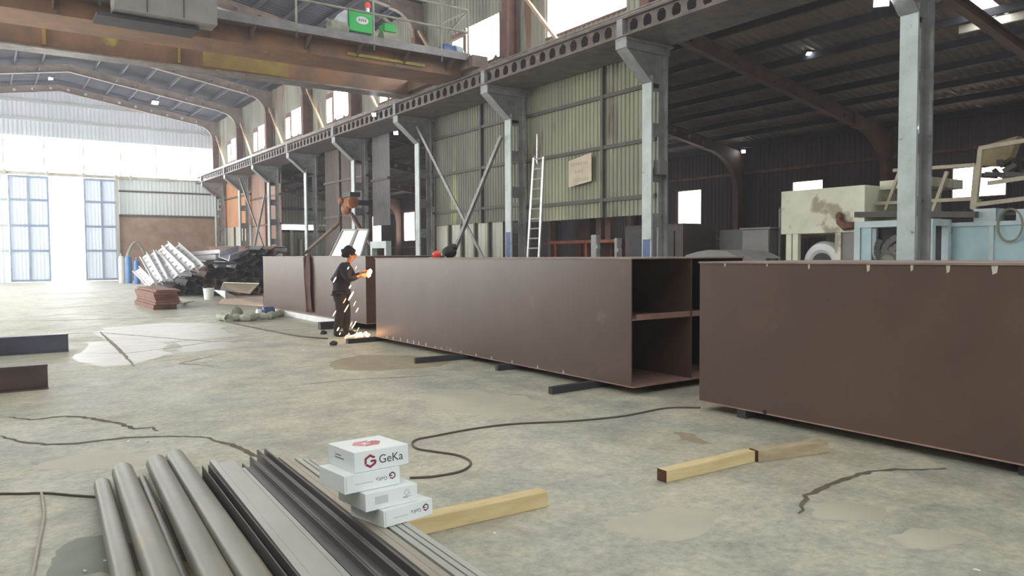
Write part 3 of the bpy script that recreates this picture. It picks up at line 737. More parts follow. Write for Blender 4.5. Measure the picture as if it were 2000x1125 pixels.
for x in (3.3, 4.1): mb.box((x-0.01, 19.285, 7.26), (x+0.01, 19.3, 7.86))
tag(mb.build('control_cabinet', [M_cab, M_dark]), 'long grey electrical cabinet on the crane bridge at the upper left', 'cabinet')
# hoist trolley with green housing
DZ = 7.745
t = thing('hoist_trolley', (8.9, 20.8, DZ), 'green hoist trolley with a red beacon and white oval badge on the crane walkway', 'hoist')
mb = MB(); mb.box((8.62, 20.45, DZ+0.28), (9.34, 21.05, DZ+0.9)); mb.m(1); mb.box((8.64, 20.47, DZ), (9.32, 21.03, DZ+0.28)); mb.build('housing', [M_mach_g, M_mach_d], t, bevel=0.02)
mb = MB(); mb.prism([(8.32, DZ+0.3), (8.6, DZ+0.3), (8.6, DZ+0.86), (8.5, DZ+0.84), (8.3, DZ+0.55)], 'y', 20.5, 21.0); mb.build('side_cover', mat('pale_grey_cover', (196, 204, 210), (176, 184, 190), 3, .5), t)
mb = MB(); mb.lathe([(0.12, 0), (0.26, 0.03), (0.26, 0.5), (0.2, 0.56)], (8.05, 20.62, DZ+0.27), 18, 'x'); mb.tube([(7.95, 20.5, DZ+0.5), (8.3, 20.5, DZ+0.12)], 0.05); mb.build('motor', M_motor, t, True)
mb = MB(); mb.lathe([(0.2, -0.004), (0.2, 0.004)], (0, 0, 0), 24, 'y')
for i, p in enumerate(mb.v): mb.v[i] = V((p.x*0.95+9.02, p.y+20.444, p.z*0.55+DZ+0.62))
bd = mb.build('badge', M_white, t)
mb = MB()
for i in range(4): mb.box((8.9+0.065*i, 20.436, DZ+0.58), (8.94+0.065*i, 20.4395, DZ+0.66))
mb.build('badge_print', M_print, bd)
mb = MB(); mb.lathe([(0.05, 0), (0.05, 0.14)], (9.24, 20.55, DZ+0.9), 12); mb.m(1); mb.lathe([(0.08, 0), (0.085, 0.1), (0.05, 0.16)], (9.24, 20.55, DZ+1.04), 12); mb.build('beacon', [M_white, M_red], t, True)
mb = MB(); mb.lathe([(0.16, -0.3), (0.24, -0.28), (0.24, 0.28), (0.16, 0.3)], (9.95, 20.62, DZ+0.24), 18, 'x'); mb.build('gear_drum', M_motor, t, True)
mb = MB(); mb.box((9.72, 20.45, DZ+0.44), (10.1, 20.85, DZ+0.68)); mb.build('drive_housing', M_mach_g, t, bevel=0.02)
t = thing('travel_motor', (11.9, 20.6, DZ), 'blue and grey travel motor at the right end of the crane walkway', 'motor')
mb = MB(); mb.lathe([(0.14, -0.3), (0.2, -0.28), (0.2, 0.1), (0.14, 0.14)], (11.85, 20.6, DZ+0.22), 16, 'x'); mb.build('motor_body', M_blue, t, True)
mb = MB(); mb.lathe([(0.2, 0), (0.22, 0.02), (0.2, 0.26), (0.1, 0.34)], (12.0, 20.6, DZ+0.22), 16, 'x'); mb.box((11.55, 20.5, DZ), (12.3, 20.7, DZ+0.06)); mb.build('gearbox', mat('pale_blue_grey', (150, 166, 178), (130, 146, 158), 3, .5), t, True)

for nm, dx in (('hoist_trolley', .15), ('travel_motor', .3)):
    bpy.data.objects[nm].location.x += dx
# --- lamps
def lamp(p, r, lab, facing=(-0.5, -0.7, -0.5), wattage=True):
    t = thing('flood_lamp', p, lab, 'lamp'); d = V(facing).normalized(); p = V(p)
    mb = MB(); mb.bar(p-d*0.02, p-d*0.1, r*2.2, r*1.8); mb.bar(p-d*0.1, p-d*0.1+V((0.2, 0, 0.1)), 0.03, 0.03); mb.build('lamp_body', M_dark, t)
    mb = MB(); mb.bar(p, p-d*0.02, r*2, r*1.6); mb.build('lamp_glass', E_lamp, t)
p = onx(1722, 1, 13.1); lamp(tuple(p), 0.12, 'bluish white flood lamp glaring at the top of the closest right column', (-0.8, -0.6, -0.35))
p = onx(773, 260, 13.0); lamp(tuple(p), 0.08, 'small lit flood lamp under the runway beside the column bracket near the middle', (-0.7, -0.7, -.3))
p = onx(730, 224, 12.5); lamp(tuple(p), 0.08, 'small lit flood lamp on the runway girder beneath the crane end', (-0.8, -0.6, -.2))
p = onx(1452, 296, 24.6); lamp(tuple(p), 0.07, 'tiny lit lamp high on the dark outer wall above the tall window', (-1, -.5, -.3))
p = onx(1790, 250, 13.9); lamp(tuple(p), 0.03, 'tiny lit lamp on the web of the closest right column', (-.6, -1, -.2))
p = on_aisle(1580, 98); p.z -= 0.1; lamp(tuple(p), 0.06, 'small round lamp under the dark aisle roof', (-.3, -.5, -1))
for (x, y, lab) in ((99, 154, 'tiny white lamp under the ridge at the far end of the hall'), (303, 201, 'flat white lamp hanging below the far roof frame')):
    p = ony(x, y, 49.0); lamp(tuple(p), 0.1 if x < 200 else 0.17, lab, (0, -0.6, -1))

# ================================================================== RED BROWN BOX SECTIONS
def box_section(name, lab, x0, x1, y0, y1, zb, zt, cells=True, chalk_top=(), chalk_bot=()):
    t = thing(name, ((x0+x1)/2, (y0+y1)/2, zb), lab, 'steel box section', None); e = 0.012
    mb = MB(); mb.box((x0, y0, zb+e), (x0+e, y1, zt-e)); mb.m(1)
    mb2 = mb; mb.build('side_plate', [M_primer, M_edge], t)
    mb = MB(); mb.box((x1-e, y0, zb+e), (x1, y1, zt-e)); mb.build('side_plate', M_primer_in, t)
    mb = MB(); mb.box((x0-0.012, y0-0.01, zt-e), (x1+0.012, y1+0.01, zt+0.004)); mb.build('top_plate', mat('dusty_top_plate', (150, 136, 126), (124, 106, 96), 2, .6), t)  # top plate paler than the side plates
    mb = MB(); mb.box((x0-0.002, y0-0.035, zb), (x1+0.002, y1+0.01, zb+e)); mb.build('bottom_plate', M_lit_primer, t)
    xm = (x0+x1)/2+0.03
    mb = MB(); mb.box((xm-e/2, y0+0.01, zb+e), (xm+e/2, y1-0.01, zt-e)); mb.build('web_plate', M_primer, t)
    zm = zb+0.52*(zt-zb)
    for a, b in ((x0+e, xm-e/2), (xm+e/2, x1-e)):
        mb = MB(); mb.box((a, y0+0.02, zm-0.006), (b, y1-0.02, zm+0.006)); mb.m(1); mb.box((a+0.09*(a < xm-.3), y0+0.02, zm+0.006), (b, y0+0.032, zm+0.06)); mb.build('stiffener', [M_lit_primer, M_lit_primer], t)
    if not cells:
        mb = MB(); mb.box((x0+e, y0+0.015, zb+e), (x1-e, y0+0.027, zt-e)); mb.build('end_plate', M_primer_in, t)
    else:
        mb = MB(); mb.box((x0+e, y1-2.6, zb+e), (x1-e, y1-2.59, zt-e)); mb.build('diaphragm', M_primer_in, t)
    for (y, w, h) in chalk_top:
        mb = MB(); mb.prism([(y-w/2, zt-0.014), (y+w/2, zt-0.014), (y+w*0.3, zt-0.014-h), (y-w*0.35, zt-0.014-h*0.8)], 'x', x0-0.0015, x0+0.001); mb.build('weld_mark', M_chalk, t)
    for (y, w, h) in chalk_bot:
        mb = MB(); mb.prism([(y-w/2, zb+0.014), (y+w/2, zb+0.014), (y+w*0.1, zb+0.014+h), (y-w*0.3, zb+0.014+h*0.8)], 'x', x0-0.0015, x0+0.001); mb.build('weld_mark', M_chalk, t)
    return t
ct = [(onx(x, 520, 5.92).y, w, h) for x, w, h in ((1416, .025, .03), (1498, .02, .025), (1580, .02, .045), (1696, .03, .06), (1781, .025, .05), (1852, .03, .06), (1943, .045, .065))]
b3 = box_section('box_girder', 'large red brown steel box section closest on the right, cut off by the picture edge', 5.92, 7.85, -3.2, 5.11, 0.085, 1.5, True, ct)
p = onx(1494, 805, 5.92); mb = MB(); mb.lathe([(0.022, -0.002), (0.022, 0.002)], (p.x-0.001, p.y, p.z), 14, 'x'); mb.build('drilled_hole', M_bore, b3)
cb = [(onx(x, 668, 5.91).y, .05, .06) for x in (756, 768, 782, 796, 808, 818, 832)]+[(onx(x, 690, 5.91).y, .03, .04) for x in (850, 862, 880, 900, 930, 960, 1000, 1050, 1100)]
box_section('box_girder', 'middle red brown steel box section whose open end shows four dark cells', 5.91, 7.85, 6.08, 12.75, 0.085, 1.54, True, (), cb)
b1 = box_section('box_girder', 'far red brown steel box section behind the welder, its long side lit from the doorway', 6.51, 8.4, 14.52, 21.5, 0.16, 1.58, False)
# supports under the box sections
def support(a, b, w, h, lab, mt=M_dark, z0=0.0):
    mb = MB(); mb.bar(V((*a, z0+h/2)), V((*b, z0+h/2)), w, h); return tag(mb.build('support_bar', mt), lab, 'support bar', 'steel bars under the box sections')
p, q = onz(1075, 770), onz(1155, 755); support((p.x, p.y), (p.x+2.6, p.y+.1), .07, .083, 'dark steel bar poking out under the near corner of the middle box section')
p = onz(970, 724); support((p.x, p.y), (p.x+2.0, p.y-.1), .07, .083, 'dark steel bar poking out a little under the centre of the middle box section')
p = onz(810, 710); support((p.x, p.y), (p.x+2.6, p.y-.2), .05, .083, 'thin dark steel bar poking out far under the middle box section')
p = onz(678, 671); support((p.x, p.y), (7.6, p.y+.15), .1, .083, 'dark steel bar by the spark pool under the far end of the middle box')
support((5.93, 4.6), (7.8, 4.6), .1, .083, 'dark steel bar hidden in shadow under the closest box section near its end')
support((5.98, 2.2), (7.8, 2.2), .1, .083, 'dark steel bar in shadow under the closest box section at the picture edge')
support((5.9, 15.6), (8.2, 15.6), .16, .158, 'dark steel bar beside the welder feet under the far box section')
support((6.2, 20.9), (8.2, 20.9), .25, .158, 'dark steel block under the far end of the far box section')
mb = MB(); mb.bar((6.5, 15.3, 0.08), (6.5, 20.6, 0.08), 0.08, 0.14)  # white colour stands for doorway light along the lower flange
tag(mb.build('support_bar', M_white), 'pale steel bar lying along the foot of the far box section', 'support bar', 'steel bars under the box sections')
# cloth hanging on the far box section
mb = MB(); X = 6.49; k = len(mb.v); rows = []
for i in range(13):
    tt = i/12; z = 1.6-1.36*tt; w = 0.10+0.16*math.sin(min(tt*2.2, 1)*math.pi/2)-0.10*tt; cy = 17.75+0.10*math.sin(tt*2.6)-0.12*tt
    rows.append([(X-0.02-0.02*math.sin(5*u+tt*3)-0.01*(1-tt), cy-w+2*w*u/6, z) for u in range(7)])
for r in rows: mb.v += [V(p) for p in r]
for i in range(12):
    for j in range(6): mb.f.append([k+i*7+j, k+i*7+j+1, k+(i+1)*7+j+1, k+(i+1)*7+j]); mb.mi.append(0)
mb.tube([(6.62, 18.05, 1.62), (6.47, 18.02, 1.55), (6.455, 17.95, 1.1), (6.455, 17.88, 0.6), (6.46, 17.85, 0.22)], 0.035, 8)
o = mb.build('hanging_cloth', M_jute, None, True); sm = o.modifiers.new('solid', 'SOLIDIFY'); sm.thickness = 0.008
tag(o, 'dark brown cloth hanging down the lit side of the far box section', 'cloth')

# ================================================================== LEFT SIDE: BEAMS, PLATES, HEAP
def ibeam_poly(h, w, tw=0.012, tf=0.018):
    return [(-w/2, -h/2), (w/2, -h/2), (w/2, -h/2+tf), (tw/2, -h/2+tf), (tw/2, h/2-tf), (w/2, h/2-tf), (w/2, h/2), (-w/2, h/2), (-w/2, h/2-tf), (-tw/2, h/2-tf), (-tw/2, -h/2+tf), (-w/2, -h/2+tf)]
def ibeam(p, q, h, w, mt, lab, up=(0, 0, 1), group=None, name='steel_beam'):
    mb = MB(); mb.extrude(ibeam_poly(h, w), p, q, up); return tag(mb.build(name, mt), lab, 'steel beam', group)
M_beamtop = mat('blue_grey_beam', (84, 84, 96), (64, 64, 74), 2, 0.38, .4)
ibeam((-4, 14.75, .15), (1.15, 14.66, .15), .3, .2, M_beamtop, 'dark blue grey steel beam lying on the left floor, the farther of two')
ibeam((-4, 10.7, .15), (.61, 10.66, .15), .3, .2, mat('rusty_beam', (96, 74, 66), (70, 60, 58), 2, 0.45, .3), 'dark rusty steel beam lying on the left floor, the nearer of two')
for i in range(8):
    dz = 0.076; j = random.uniform(-.05, .05); j2 = random.uniform(-.12, .12)
    mb = MB(); mb.box((4.16+j, 24.35+j2, i*dz), (4.82+j*1.4, 27.7+j2, i*dz+dz-.008))
    tag(mb.build('steel_plate', M_rust), 'brown steel plate, %s in the stack near the doorway' % ['lowest', 'second from the bottom', 'third from the bottom', 'fourth from the bottom', 'fourth from the top', 'third from the top', 'second from the top', 'topmost'][i], 'steel plate', 'stacked brown plates')
# dark beam ends in the big pile
GR = 'dark beams in the big pile'
rowsN = [(6.1, 9.9, 0), (6.4, 9.9, 1), (7.0, 10.0, 2), (7.5, 10.1, 3), (8.5, 10.2, 4), (9.1, 10.3, 5)]
for xa, xb, lv in rowsN:
    x = xa
    while x < xb:
        h = random.uniform(.26, .36); w = random.uniform(.2, .3); a = random.uniform(-.8, .8); y = 32.9-(x-6)*.62+random.uniform(-.3, .4)+lv*.12
        z = .2+lv*.33+random.uniform(-.03, .03)
        mb = MB(); mb.extrude(ibeam_poly(h, w, .02, .03), (x, y, z), (x+random.uniform(-.1, .1), y+random.uniform(4.5, 7), z+random.uniform(0, .1)), (math.sin(a), 0, math.cos(a)))
        tag(mb.build('steel_beam', random.choice([M_dark, M_dark, M_rust, M_chan])), 'dark steel beam end in the big pile below the brick wall', 'steel beam', GR); x += random.uniform(.3, .4)
# white beams lying across the pile
WB = [((282, 500), (312, 552)), ((296, 496), (322, 548)), ((306, 496), (342, 542)), ((313, 487), (356, 532)), ((324, 479), (376, 525)), ((345, 481), (392, 523)), ((268, 528), (296, 556))]
WL = ['leftmost and steepest of the long ones', 'second from the left', 'third from the left', 'fourth from the left', 'fifth from the left and longest', 'rightmost of the slanting ones', 'short one low at the left end beside the gas cylinders']
for (a, b), lb in zip(WB, WL):
    p, q = ony(*a, 34.2), ony(*b, 31.2)
    mb = MB(); mb.castellated(p, q, .34, .2, .5, .2, .02, .03, (0.75, 0, .66), hole_w=.06); tag(mb.build('white_beam', M_white), 'white pierced steel beam slanting over the pile, '+lb, 'steel beam', 'white beams on the pile')
for a, b, lb, w in (((372, 496), (435, 491), 'upper long white profile lying on top of the pile', .16), ((372, 505), (428, 502), 'lower long white profile lying on top of the pile', .2)):
    p, q = ony(*a, 34), ony(*b, 33); mb = MB(); mb.bar(p, q, .5, w); tag(mb.build('white_profile', M_white), lb, 'steel profile')
p, q = ony(438, 500, 31.6), ony(474, 489, 32.4); mb = MB(); mb.extrude([(-.25, -.14), (.25, -.14), (.25, .14), (.21, .14), (.21, -.1), (-.21, -.1), (-.21, .14), (-.25, .14)], p, q, (0, -.5, 1)); tag(mb.build('steel_channel', mat('bluish_white_steel', (208, 212, 224), (186, 190, 204), 3, .5)), 'bluish white steel channel on top of the dark pile at its right end', 'steel channel')
# sheets and bits beside the pile
def sheet(pts, zs, name, mt, lab, cat='sheet', th=.02, Y=None):
    P = [onz(x, y, z) for (x, y), z in zip(pts, zs)]; mb = MB(); n = len(P); u = V((0, 0, th))
    mb.add(P+[p-u for p in P], [tuple(range(n)), tuple(range(n, 2*n))[::-1]]+[(i, n+i, n+(i+1) % n, (i+1) % n) for i in range(n)])
    return tag(mb.build(name, mt), lab, cat)
sheet([(436, 551), (506, 553), (488, 573), (430, 566)], [.75, .75, .25, .3], 'metal_sheet', M_sheet, 'large pale sheet leaning on the dark pile beside the far box section')
sheet([(418, 566), (440, 568), (463, 580), (440, 582)], [.3, .3, .04, .04], 'metal_sheet', M_white, 'small white sheet lying next to the white bucket')
sheet([(425, 592), (440, 580), (514, 579), (514, 597), (470, 594)], [.03]*5, 'cardboard', M_card, 'pinkish flat board on the floor left of the far box section', 'board')
p = onz(408, 585); t = thing('bucket', p, 'white bucket on the floor in front of the dark pile', 'bucket')
mb = MB(); mb.lathe([(.16, 0), (.2, .4), (.21, .42), (.19, .42), (.15, .03)], p, 18); mb.build('bucket_body', M_white, t, True)
mb = MB(); mb.tube([p+V((.2*math.cos(R(a)), -.02, .4+.16*math.sin(R(a)))) for a in range(0, 181, 20)], .008, 6); mb.build('handle', M_rail, t)
for (x, h, mt, lb, Yc) in ((238, 60, M_white, 'white gas cylinder standing beside the open doorway', 51.5), (252, 58, M_gas, 'blue gas cylinder, the left and taller of the two blue ones by the brick wall', 50.5), (268, 52, M_gas, 'blue gas cylinder, the right one of the two by the brick wall', 49)):
    q = ony(x, 540, Yc); c = V((q.x, Yc, 0)); H = 1.75 if h > 55 else 1.5
    t = thing('gas_cylinder', c, lb, 'gas cylinder', 'gas cylinders'); mb = MB(); mb.lathe([(.17, 0), (.17, H-.3), (.14, H-.15), (.05, H-.08)], c, 18); mb.build('cylinder_body', mt, t, True)
    mb = MB(); mb.lathe([(.05, H-.08), (.06, H), (.05, H+.06)], c, 12); mb.build('valve', M_rail, t, True)
p = ony(266, 490, 54.5); mb = MB(); mb.tube([(p.x-.6+1.2*(i/12), 54.5, 1.5+1.05*math.sin(R(15*i))) for i in range(13)], .09, 8)
for a, b in ((p.x-.6, 1.5), (p.x+.6, 1.5)): mb.tube([(a, 54.5, 0), (a, 54.5, b)], .09, 8)
tag(mb.build('pipe_arch', M_motor, None, True), 'grey bent pipe arch standing before the brick wall', 'pipe')
for (x, y, lb) in ((352, 598, 'crumpled pale scrap metal bundle on the floor right of the brown plates'),):
    c = onz(x, y); mb = MB()
    for i in range(9):
        a = c+V((random.uniform(-.3, .3), random.uniform(-.3, .3), random.uniform(.03, .12))); b = a+V((random.uniform(-.35, .35), random.uniform(-.3, .3), random.uniform(-.02, .12))); mb.bar(a, b, .08, .03)
    tag(mb.build('scrap_bundle', [M_alu]), lb, 'scrap')
# lagging hose
P = [onz(x, y, .09) for x, y in ((428, 618), (445, 622), (465, 620), (485, 621), (505, 617), (525, 617), (548, 611))]; Q = []
for a, b in zip(P, P[1:]): Q += [a.lerp(b, i/4) for i in range(4)]
Q.append(P[-1]); mb = MB(); mb.tube(Q, [.085+.02*math.sin(i*1.9) for i in range(len(Q))], 12); tag(mb.build('lagging_roll', M_tarp, None, True), 'long pale grey green wrapped roll on the floor before the far box section', 'roll')
c = onz(462, 612, .12); mb = MB(); mb.blob(c, .16, .14, .17, 14, 8, .06); tag(mb.build('cloth_bundle', mat('grey_green_cloth', (138, 142, 122), (112, 116, 100), 6, .9), None, True), 'grey green bundle standing behind the pale roll', 'bundle')
c = onz(524, 609, .1); t = thing('small_motor', c, 'small blue motor with a pale end cap lying by the pale roll', 'motor')
mb = MB(); mb.lathe([(.1, -.16), (.14, -.14), (.14, .14), (.1, .16)], c, 16, 'x'); mb.build('motor_body', M_blue, t, True)
mb = MB(); mb.lathe([(.05, -.02), (.09, 0), (.09, .1), (.06, .12)], c+V((-.3, 0, 0)), 14, 'x'); mb.build('end_cap', M_white, t, True)
#--PART4--
# ================================================================== FOREGROUND BUNDLE
def TZ(y): return .25+.058*(3.8-y)               # upper surface of the tilted bundle
YN = 1.55                                         # near ends, under and behind the camera
def ln(u, y, sk): return u+sk*(y-3.2)+.0584
def pipe(u, sk, yf, r, dz, lab):
    a = V((u+sk*(YN-3.2), YN, TZ(YN)-r+dz)); b = V((u+sk*(yf-3.2), yf, TZ(yf)-r+dz))
    mb = MB(); mb.hollow(b, a, r, .007, 28); o = mb.build('steel_pipe', [M_pipe, M_bore], None, True, sharp=50)
    return tag(o, lab, 'pipe', 'round pipes in the foreground bundle')
def XU(u, y): return u+.073*(y-4)
S = .073
pipe(XU(.50, 3.2), S-.002, 5.72, .052, -.05, 'leftmost round steel pipe of the bundle, thinner and lower than its neighbour')
pipe(XU(.632, 3.2), S, 5.9, .07, 0, 'second thick round steel pipe from the left of the bundle')
pipe(XU(.725, 3.2), S+.008, 5.82, .029, -.098, 'thin round steel pipe sunk between two thick pipes')
pipe(XU(.818, 3.2), S+.016, 6.02, .0695, 0, 'third thick round steel pipe, middle of the round ones')
pipe(XU(.958, 3.2), S+.016, 6.12, .0695, 0, 'rightmost round steel pipe, beside the first flat section')
def sect(poly, u, yf, lab, mt, name, sk=S+.027, cat='steel section', dz=0.0, mats=None):
    a = V((XU(u, 2.8)+sk*(YN-2.8), YN, TZ(YN)+dz)); b = V((XU(u, 2.8)+sk*(yf-2.8), yf, TZ(yf)+dz))
    mb = MB(); mb.extrude(poly, a, b); o = mb.build(name, mt)
    return tag(o, lab, cat, 'flat sections in the foreground bundle')
def rect(w, h): return [(0, -h), (w, -h), (w, 0), (0, 0)]
def chan(w, h, t=.007): return [(0, -h), (w, -h), (w, 0), (w-t, 0), (w-t, -h+t), (t, -h+t), (t, 0), (0, 0)]
def hbeam(w, h, t=.009, d=.03): return [(0, -h), (t, -h), (t, -h+d), (w-t, -h+d), (w-t, -h), (w, -h), (w, 0), (w-t, 0), (w-t, -d), (t, -d), (t, 0), (0, 0)]
sect(chan(.046, .09, .006), 1.032, 5.36, 'narrow steel channel, dark inside, right beside the round pipes', M_chan, 'steel_channel', S+.02)
sect(rect(.034, .1), 1.0835, 5.5, 'narrow grey rectangular tube right of the first channel', M_steel, 'rectangular_tube')
sect(rect(.107, .1), 1.1185, 5.36, 'widest flat grey tube with a shiny worn streak', M_steel, 'rectangular_tube')
sect(rect(.024, .1), 1.2275, 5.08, 'thin grey flat bar along the right of the widest tube', M_steel, 'flat_bar')
sect(hbeam(.085, .12), 1.256, 5.22, 'rolled steel beam with brownish hollow side, first of the dark beams', M_chan, 'rolled_beam')
sect(hbeam(.088, .14, .012, .045), 1.344, 5.42, 'rolled steel beam with dark hollow side, middle of the three dark beams', M_chan, 'rolled_beam')
sect(hbeam(.066, .14, .013, .045), 1.4335, 5.62, 'rolled steel beam reaching farthest back, last of the three dark beams', M_chan, 'rolled_beam')
sect(rect(.034, .1), 1.513, 5.25, 'beige dusty tube under the left edge of the cartons', M_steel2, 'rectangular_tube')
sect(rect(.034, .1), 1.549, 5.2, 'beige and bluish tube under the middle of the cartons', M_steel2, 'rectangular_tube')
sect(rect(.033, .1), 1.598, 5.12, 'grey bar under the cartons, third from the right edge of the bundle', M_steel, 'rectangular_tube')
sect(rect(.026, .1), 1.64, 5.05, 'narrow grey bar, second from the right edge of the bundle', M_steel, 'flat_bar')
sect(rect(.03, .1), 1.673, 5.0, 'outermost grey bar at the right edge of the bundle by the timber', M_steel, 'flat_bar')
# ---- cartons (welding electrode boxes)
def carton(uL, yF, dz, w, d, h, ang, lab, face):
    """uL,yF: left front corner on the tilted bundle; dz: height above it"""
    a = R(ang); ex = V((math.cos(a), math.sin(a), 0)); ey = V((-math.sin(a), math.cos(a), -.058)).normalized(); ez = ex.cross(ey).normalized()
    o = V((XU(uL, yF), yF, TZ(yF)+dz+.001)); P = lambda x, y, z: o+ex*x+ey*y+ez*z
    t = thing('carton', o, lab, 'carton', 'white cartons stacked on the steel bundle')
    mb = MB(); mb.add([P(0,0,0),P(w,0,0),P(w,d,0),P(0,d,0),P(0,0,h),P(w,0,h),P(w,d,h),P(0,d,h)], [(0,3,2,1),(4,5,6,7),(0,1,5,4),(1,2,6,5),(2,3,7,6),(3,0,4,7)])
    mb.build('carton_body', M_carton, t, bevel=.0025)
    e = .0007
    def quad(pts, nm, mt, par=t, each=False):
        if not each and nm.endswith('print'):
            for q in pts: quad([q], nm, mt, par, True)
            return
        mb = MB()
        for q in pts:
            n = len(q); nf = (q[1]-q[0]).cross(q[2]-q[1]).normalized()*.0004
            mb.add(list(q)+[p-nf for p in q], [tuple(range(n)), tuple(range(n, 2*n))[::-1]]+[(i, n+i, n+(i+1) % n, (i+1) % n) for i in range(n)])
        return mb.build(nm, mt, par)
    F = lambda x, z: P(x, -e, z)
    def hexlogo(cx, cz, s, nm, mts, mapf, rot=0):
        """hexagonal emblem made of two interlocking hooks"""
        def pt(r, ang_): return (cx+s*r*math.cos(R(ang_+rot)), cz+s*r*math.sin(R(ang_+rot)))
        def band(a0, a1, r0=.32 if nm == 'lid_emblem' else .62, r1=1.0): return [mapf(*pt(r0, a0)), mapf(*pt(r1, a0)), mapf(*pt(r1, a1)), mapf(*pt(r0, a1))]
        quad([band(30, 90), band(90, 150), band(150, 205)], nm, mts[0])
        def bar(pts): return [mapf(*(lambda X, Z: (cx+s*(X*math.cos(R(rot))-Z*math.sin(R(rot))), cz+s*(X*math.sin(R(rot))+Z*math.cos(R(rot)))))(x, z)) for x, z in pts]
        quad([band(210, 270), band(270, 330), band(330, 360), bar([(.05, .15), (.05, -.15), (.85, -.15), (.85, .15)])], nm, mts[1])
    if face == 'top':
        hexlogo(.083, .047, .034, 'emblem', (M_pred, M_pred), F)
        text('lettering', 'GeKa', .058, F(.128, .0465), ex, ez, M_pdark, t)
        T = lambda x, y: P(x, y, h+e)
        hexlogo(.145, .172, .078, 'lid_emblem', (M_ppink, mat('faded_red_print', (196, 120, 126), None, 3, .6)), T, 30)
        L = lambda y, z: P(-e, d-y, z)
        quad([[L(.09, .052), L(.09, .046), L(.2, .046), L(.2, .052)], [L(.1, .066), L(.1, .06), L(.17, .06), L(.17, .066)]], 'side_print', M_print)
    elif face == 'nano':
        hexlogo(w-.042, h*.56, .019, 'emblem', (M_pred, M_pdark), F, 180)
        text('lettering', 'GeKa', .026, F(w-.07, h*.5), -ex, -ez, M_print, t)
        quad([[F(.055, h*.40), F(w-.145, h*.40), F(w-.145, h*.46), F(.055, h*.46)], [F(.008, h*.12), F(.012, h*.12), F(.012, h*.88), F(.008, h*.88)]], 'side_print', M_ppale)
    else:
        quad([[F(.05, h*.3), F(.12, h*.3), F(.12, h*.75), F(.05, h*.75)], [F(w-.085, h*.36), F(w-.035, h*.36), F(w-.035, h*.42), F(w-.085, h*.42)]], 'side_print', M_ppale)
        hexlogo(w-.06, h*.62, .018, 'emblem', (M_ppale, M_ppale), F)
        text('lettering', 'GeKa', .012, F(w-.083, h*.36), ex, ez, M_print, t)
carton(1.583, 3.235, .0, .285, .31, .082, 7, 'white carton, lowest of the stack, touching the timber end', 'nano')
carton(1.505, 3.275, .083, .283, .31, .086, 2, 'white carton, second from the bottom of the stack, faintly printed', 'plain')
carton(1.42, 3.335, .17, .295, .31, .088, 1, 'white carton, second from the top, with an upside down emblem at its right end', 'nano')
carton(1.478, 3.35, .259, .292, .325, .1, 1, 'white carton on top of the stack with maroon emblem and dark lettering', 'top')

# ---- timbers
def timber(a, b, w, h, lab, mts, z0=0.0):
    A, B = V((*a, z0+h/2)), V((*b, z0+h/2)); t = thing('timber', (A+B)/2, lab, 'timber')
    mb = MB(); mb.bar(A, B, w, h); mb.build('timber_beam', mts[0], t, bevel=.005)
    d = (B-A).normalized()*.0015; mb = MB(); mb.bar(A-d, A+d, w*.98, h*.98); mb.build('end_grain', mts[1], t); return t
timber((.45, 3.83), (2.86, 3.73), .1, .098, 'pale sawn timber on the floor running out from under the steel bundle and cartons', (M_timber, M_timber))
a, b, c = onz(1303, 944), onz(1478, 902), onz(1620, 884)
timber((a.x, a.y+.05), (b.x-.01, b.y+.05), .09, .085, 'pale sawn timber block with a dark end, the left of the two end to end', (M_timber, M_tend))
timber((b.x+.005, b.y+.03), (c.x, c.y+.05), .1, .09, 'weathered grey timber block, the right of the two end to end', (M_timber2, M_tend))

# ---- cables
def cable(pts, r, lab, mt, name='cable', n=6, z=None):
    P = [onz(x, y, r) for x, y in pts]; Q = []
    for i in range(len(P)-1):   # Catmull-Rom
        p0, p1, p2, p3 = P[max(i-1, 0)], P[i], P[i+1], P[min(i+2, len(P)-1)]
        for j in range(n):
            t = j/n; Q.append(0.5*((2*p1)+(p2-p0)*t+(2*p0-5*p1+4*p2-p3)*t*t+(3*p1-p0-3*p2+p3)*t**3))
    Q.append(P[-1]); mb = MB(); mb.tube(Q, r, 8); return tag(mb.build(name, mt, None, True), lab, 'cable')
cable([(1368, 796), (1300, 797), (1220, 812), (1120, 822), (1000, 828), (920, 838), (850, 851), (815, 858), (805, 866), (815, 876), (850, 882), (890, 888), (914, 897), (919, 907), (905, 918), (880, 925), (840, 931), (800, 933)], .0085, 'long dark cable winding over the floor from the closest box section to the cartons', M_cable)
cable([(-20, 964), (40, 964), (90, 963), (140, 967), (195, 971)], .008, 'dark cable crossing the floor at the left towards the round pipes', M_cable)
cable([(81, 962), (84, 985), (86, 1006), (80, 1040), (70, 1090), (62, 1130)], .009, 'pale thin rod like cable on the floor at the lower left', M_rod)
cable([(440, 628), (500, 640), (560, 652), (600, 658), (640, 661)], .015, 'dark cable trailing from the pale roll to the welder feet', M_cable)
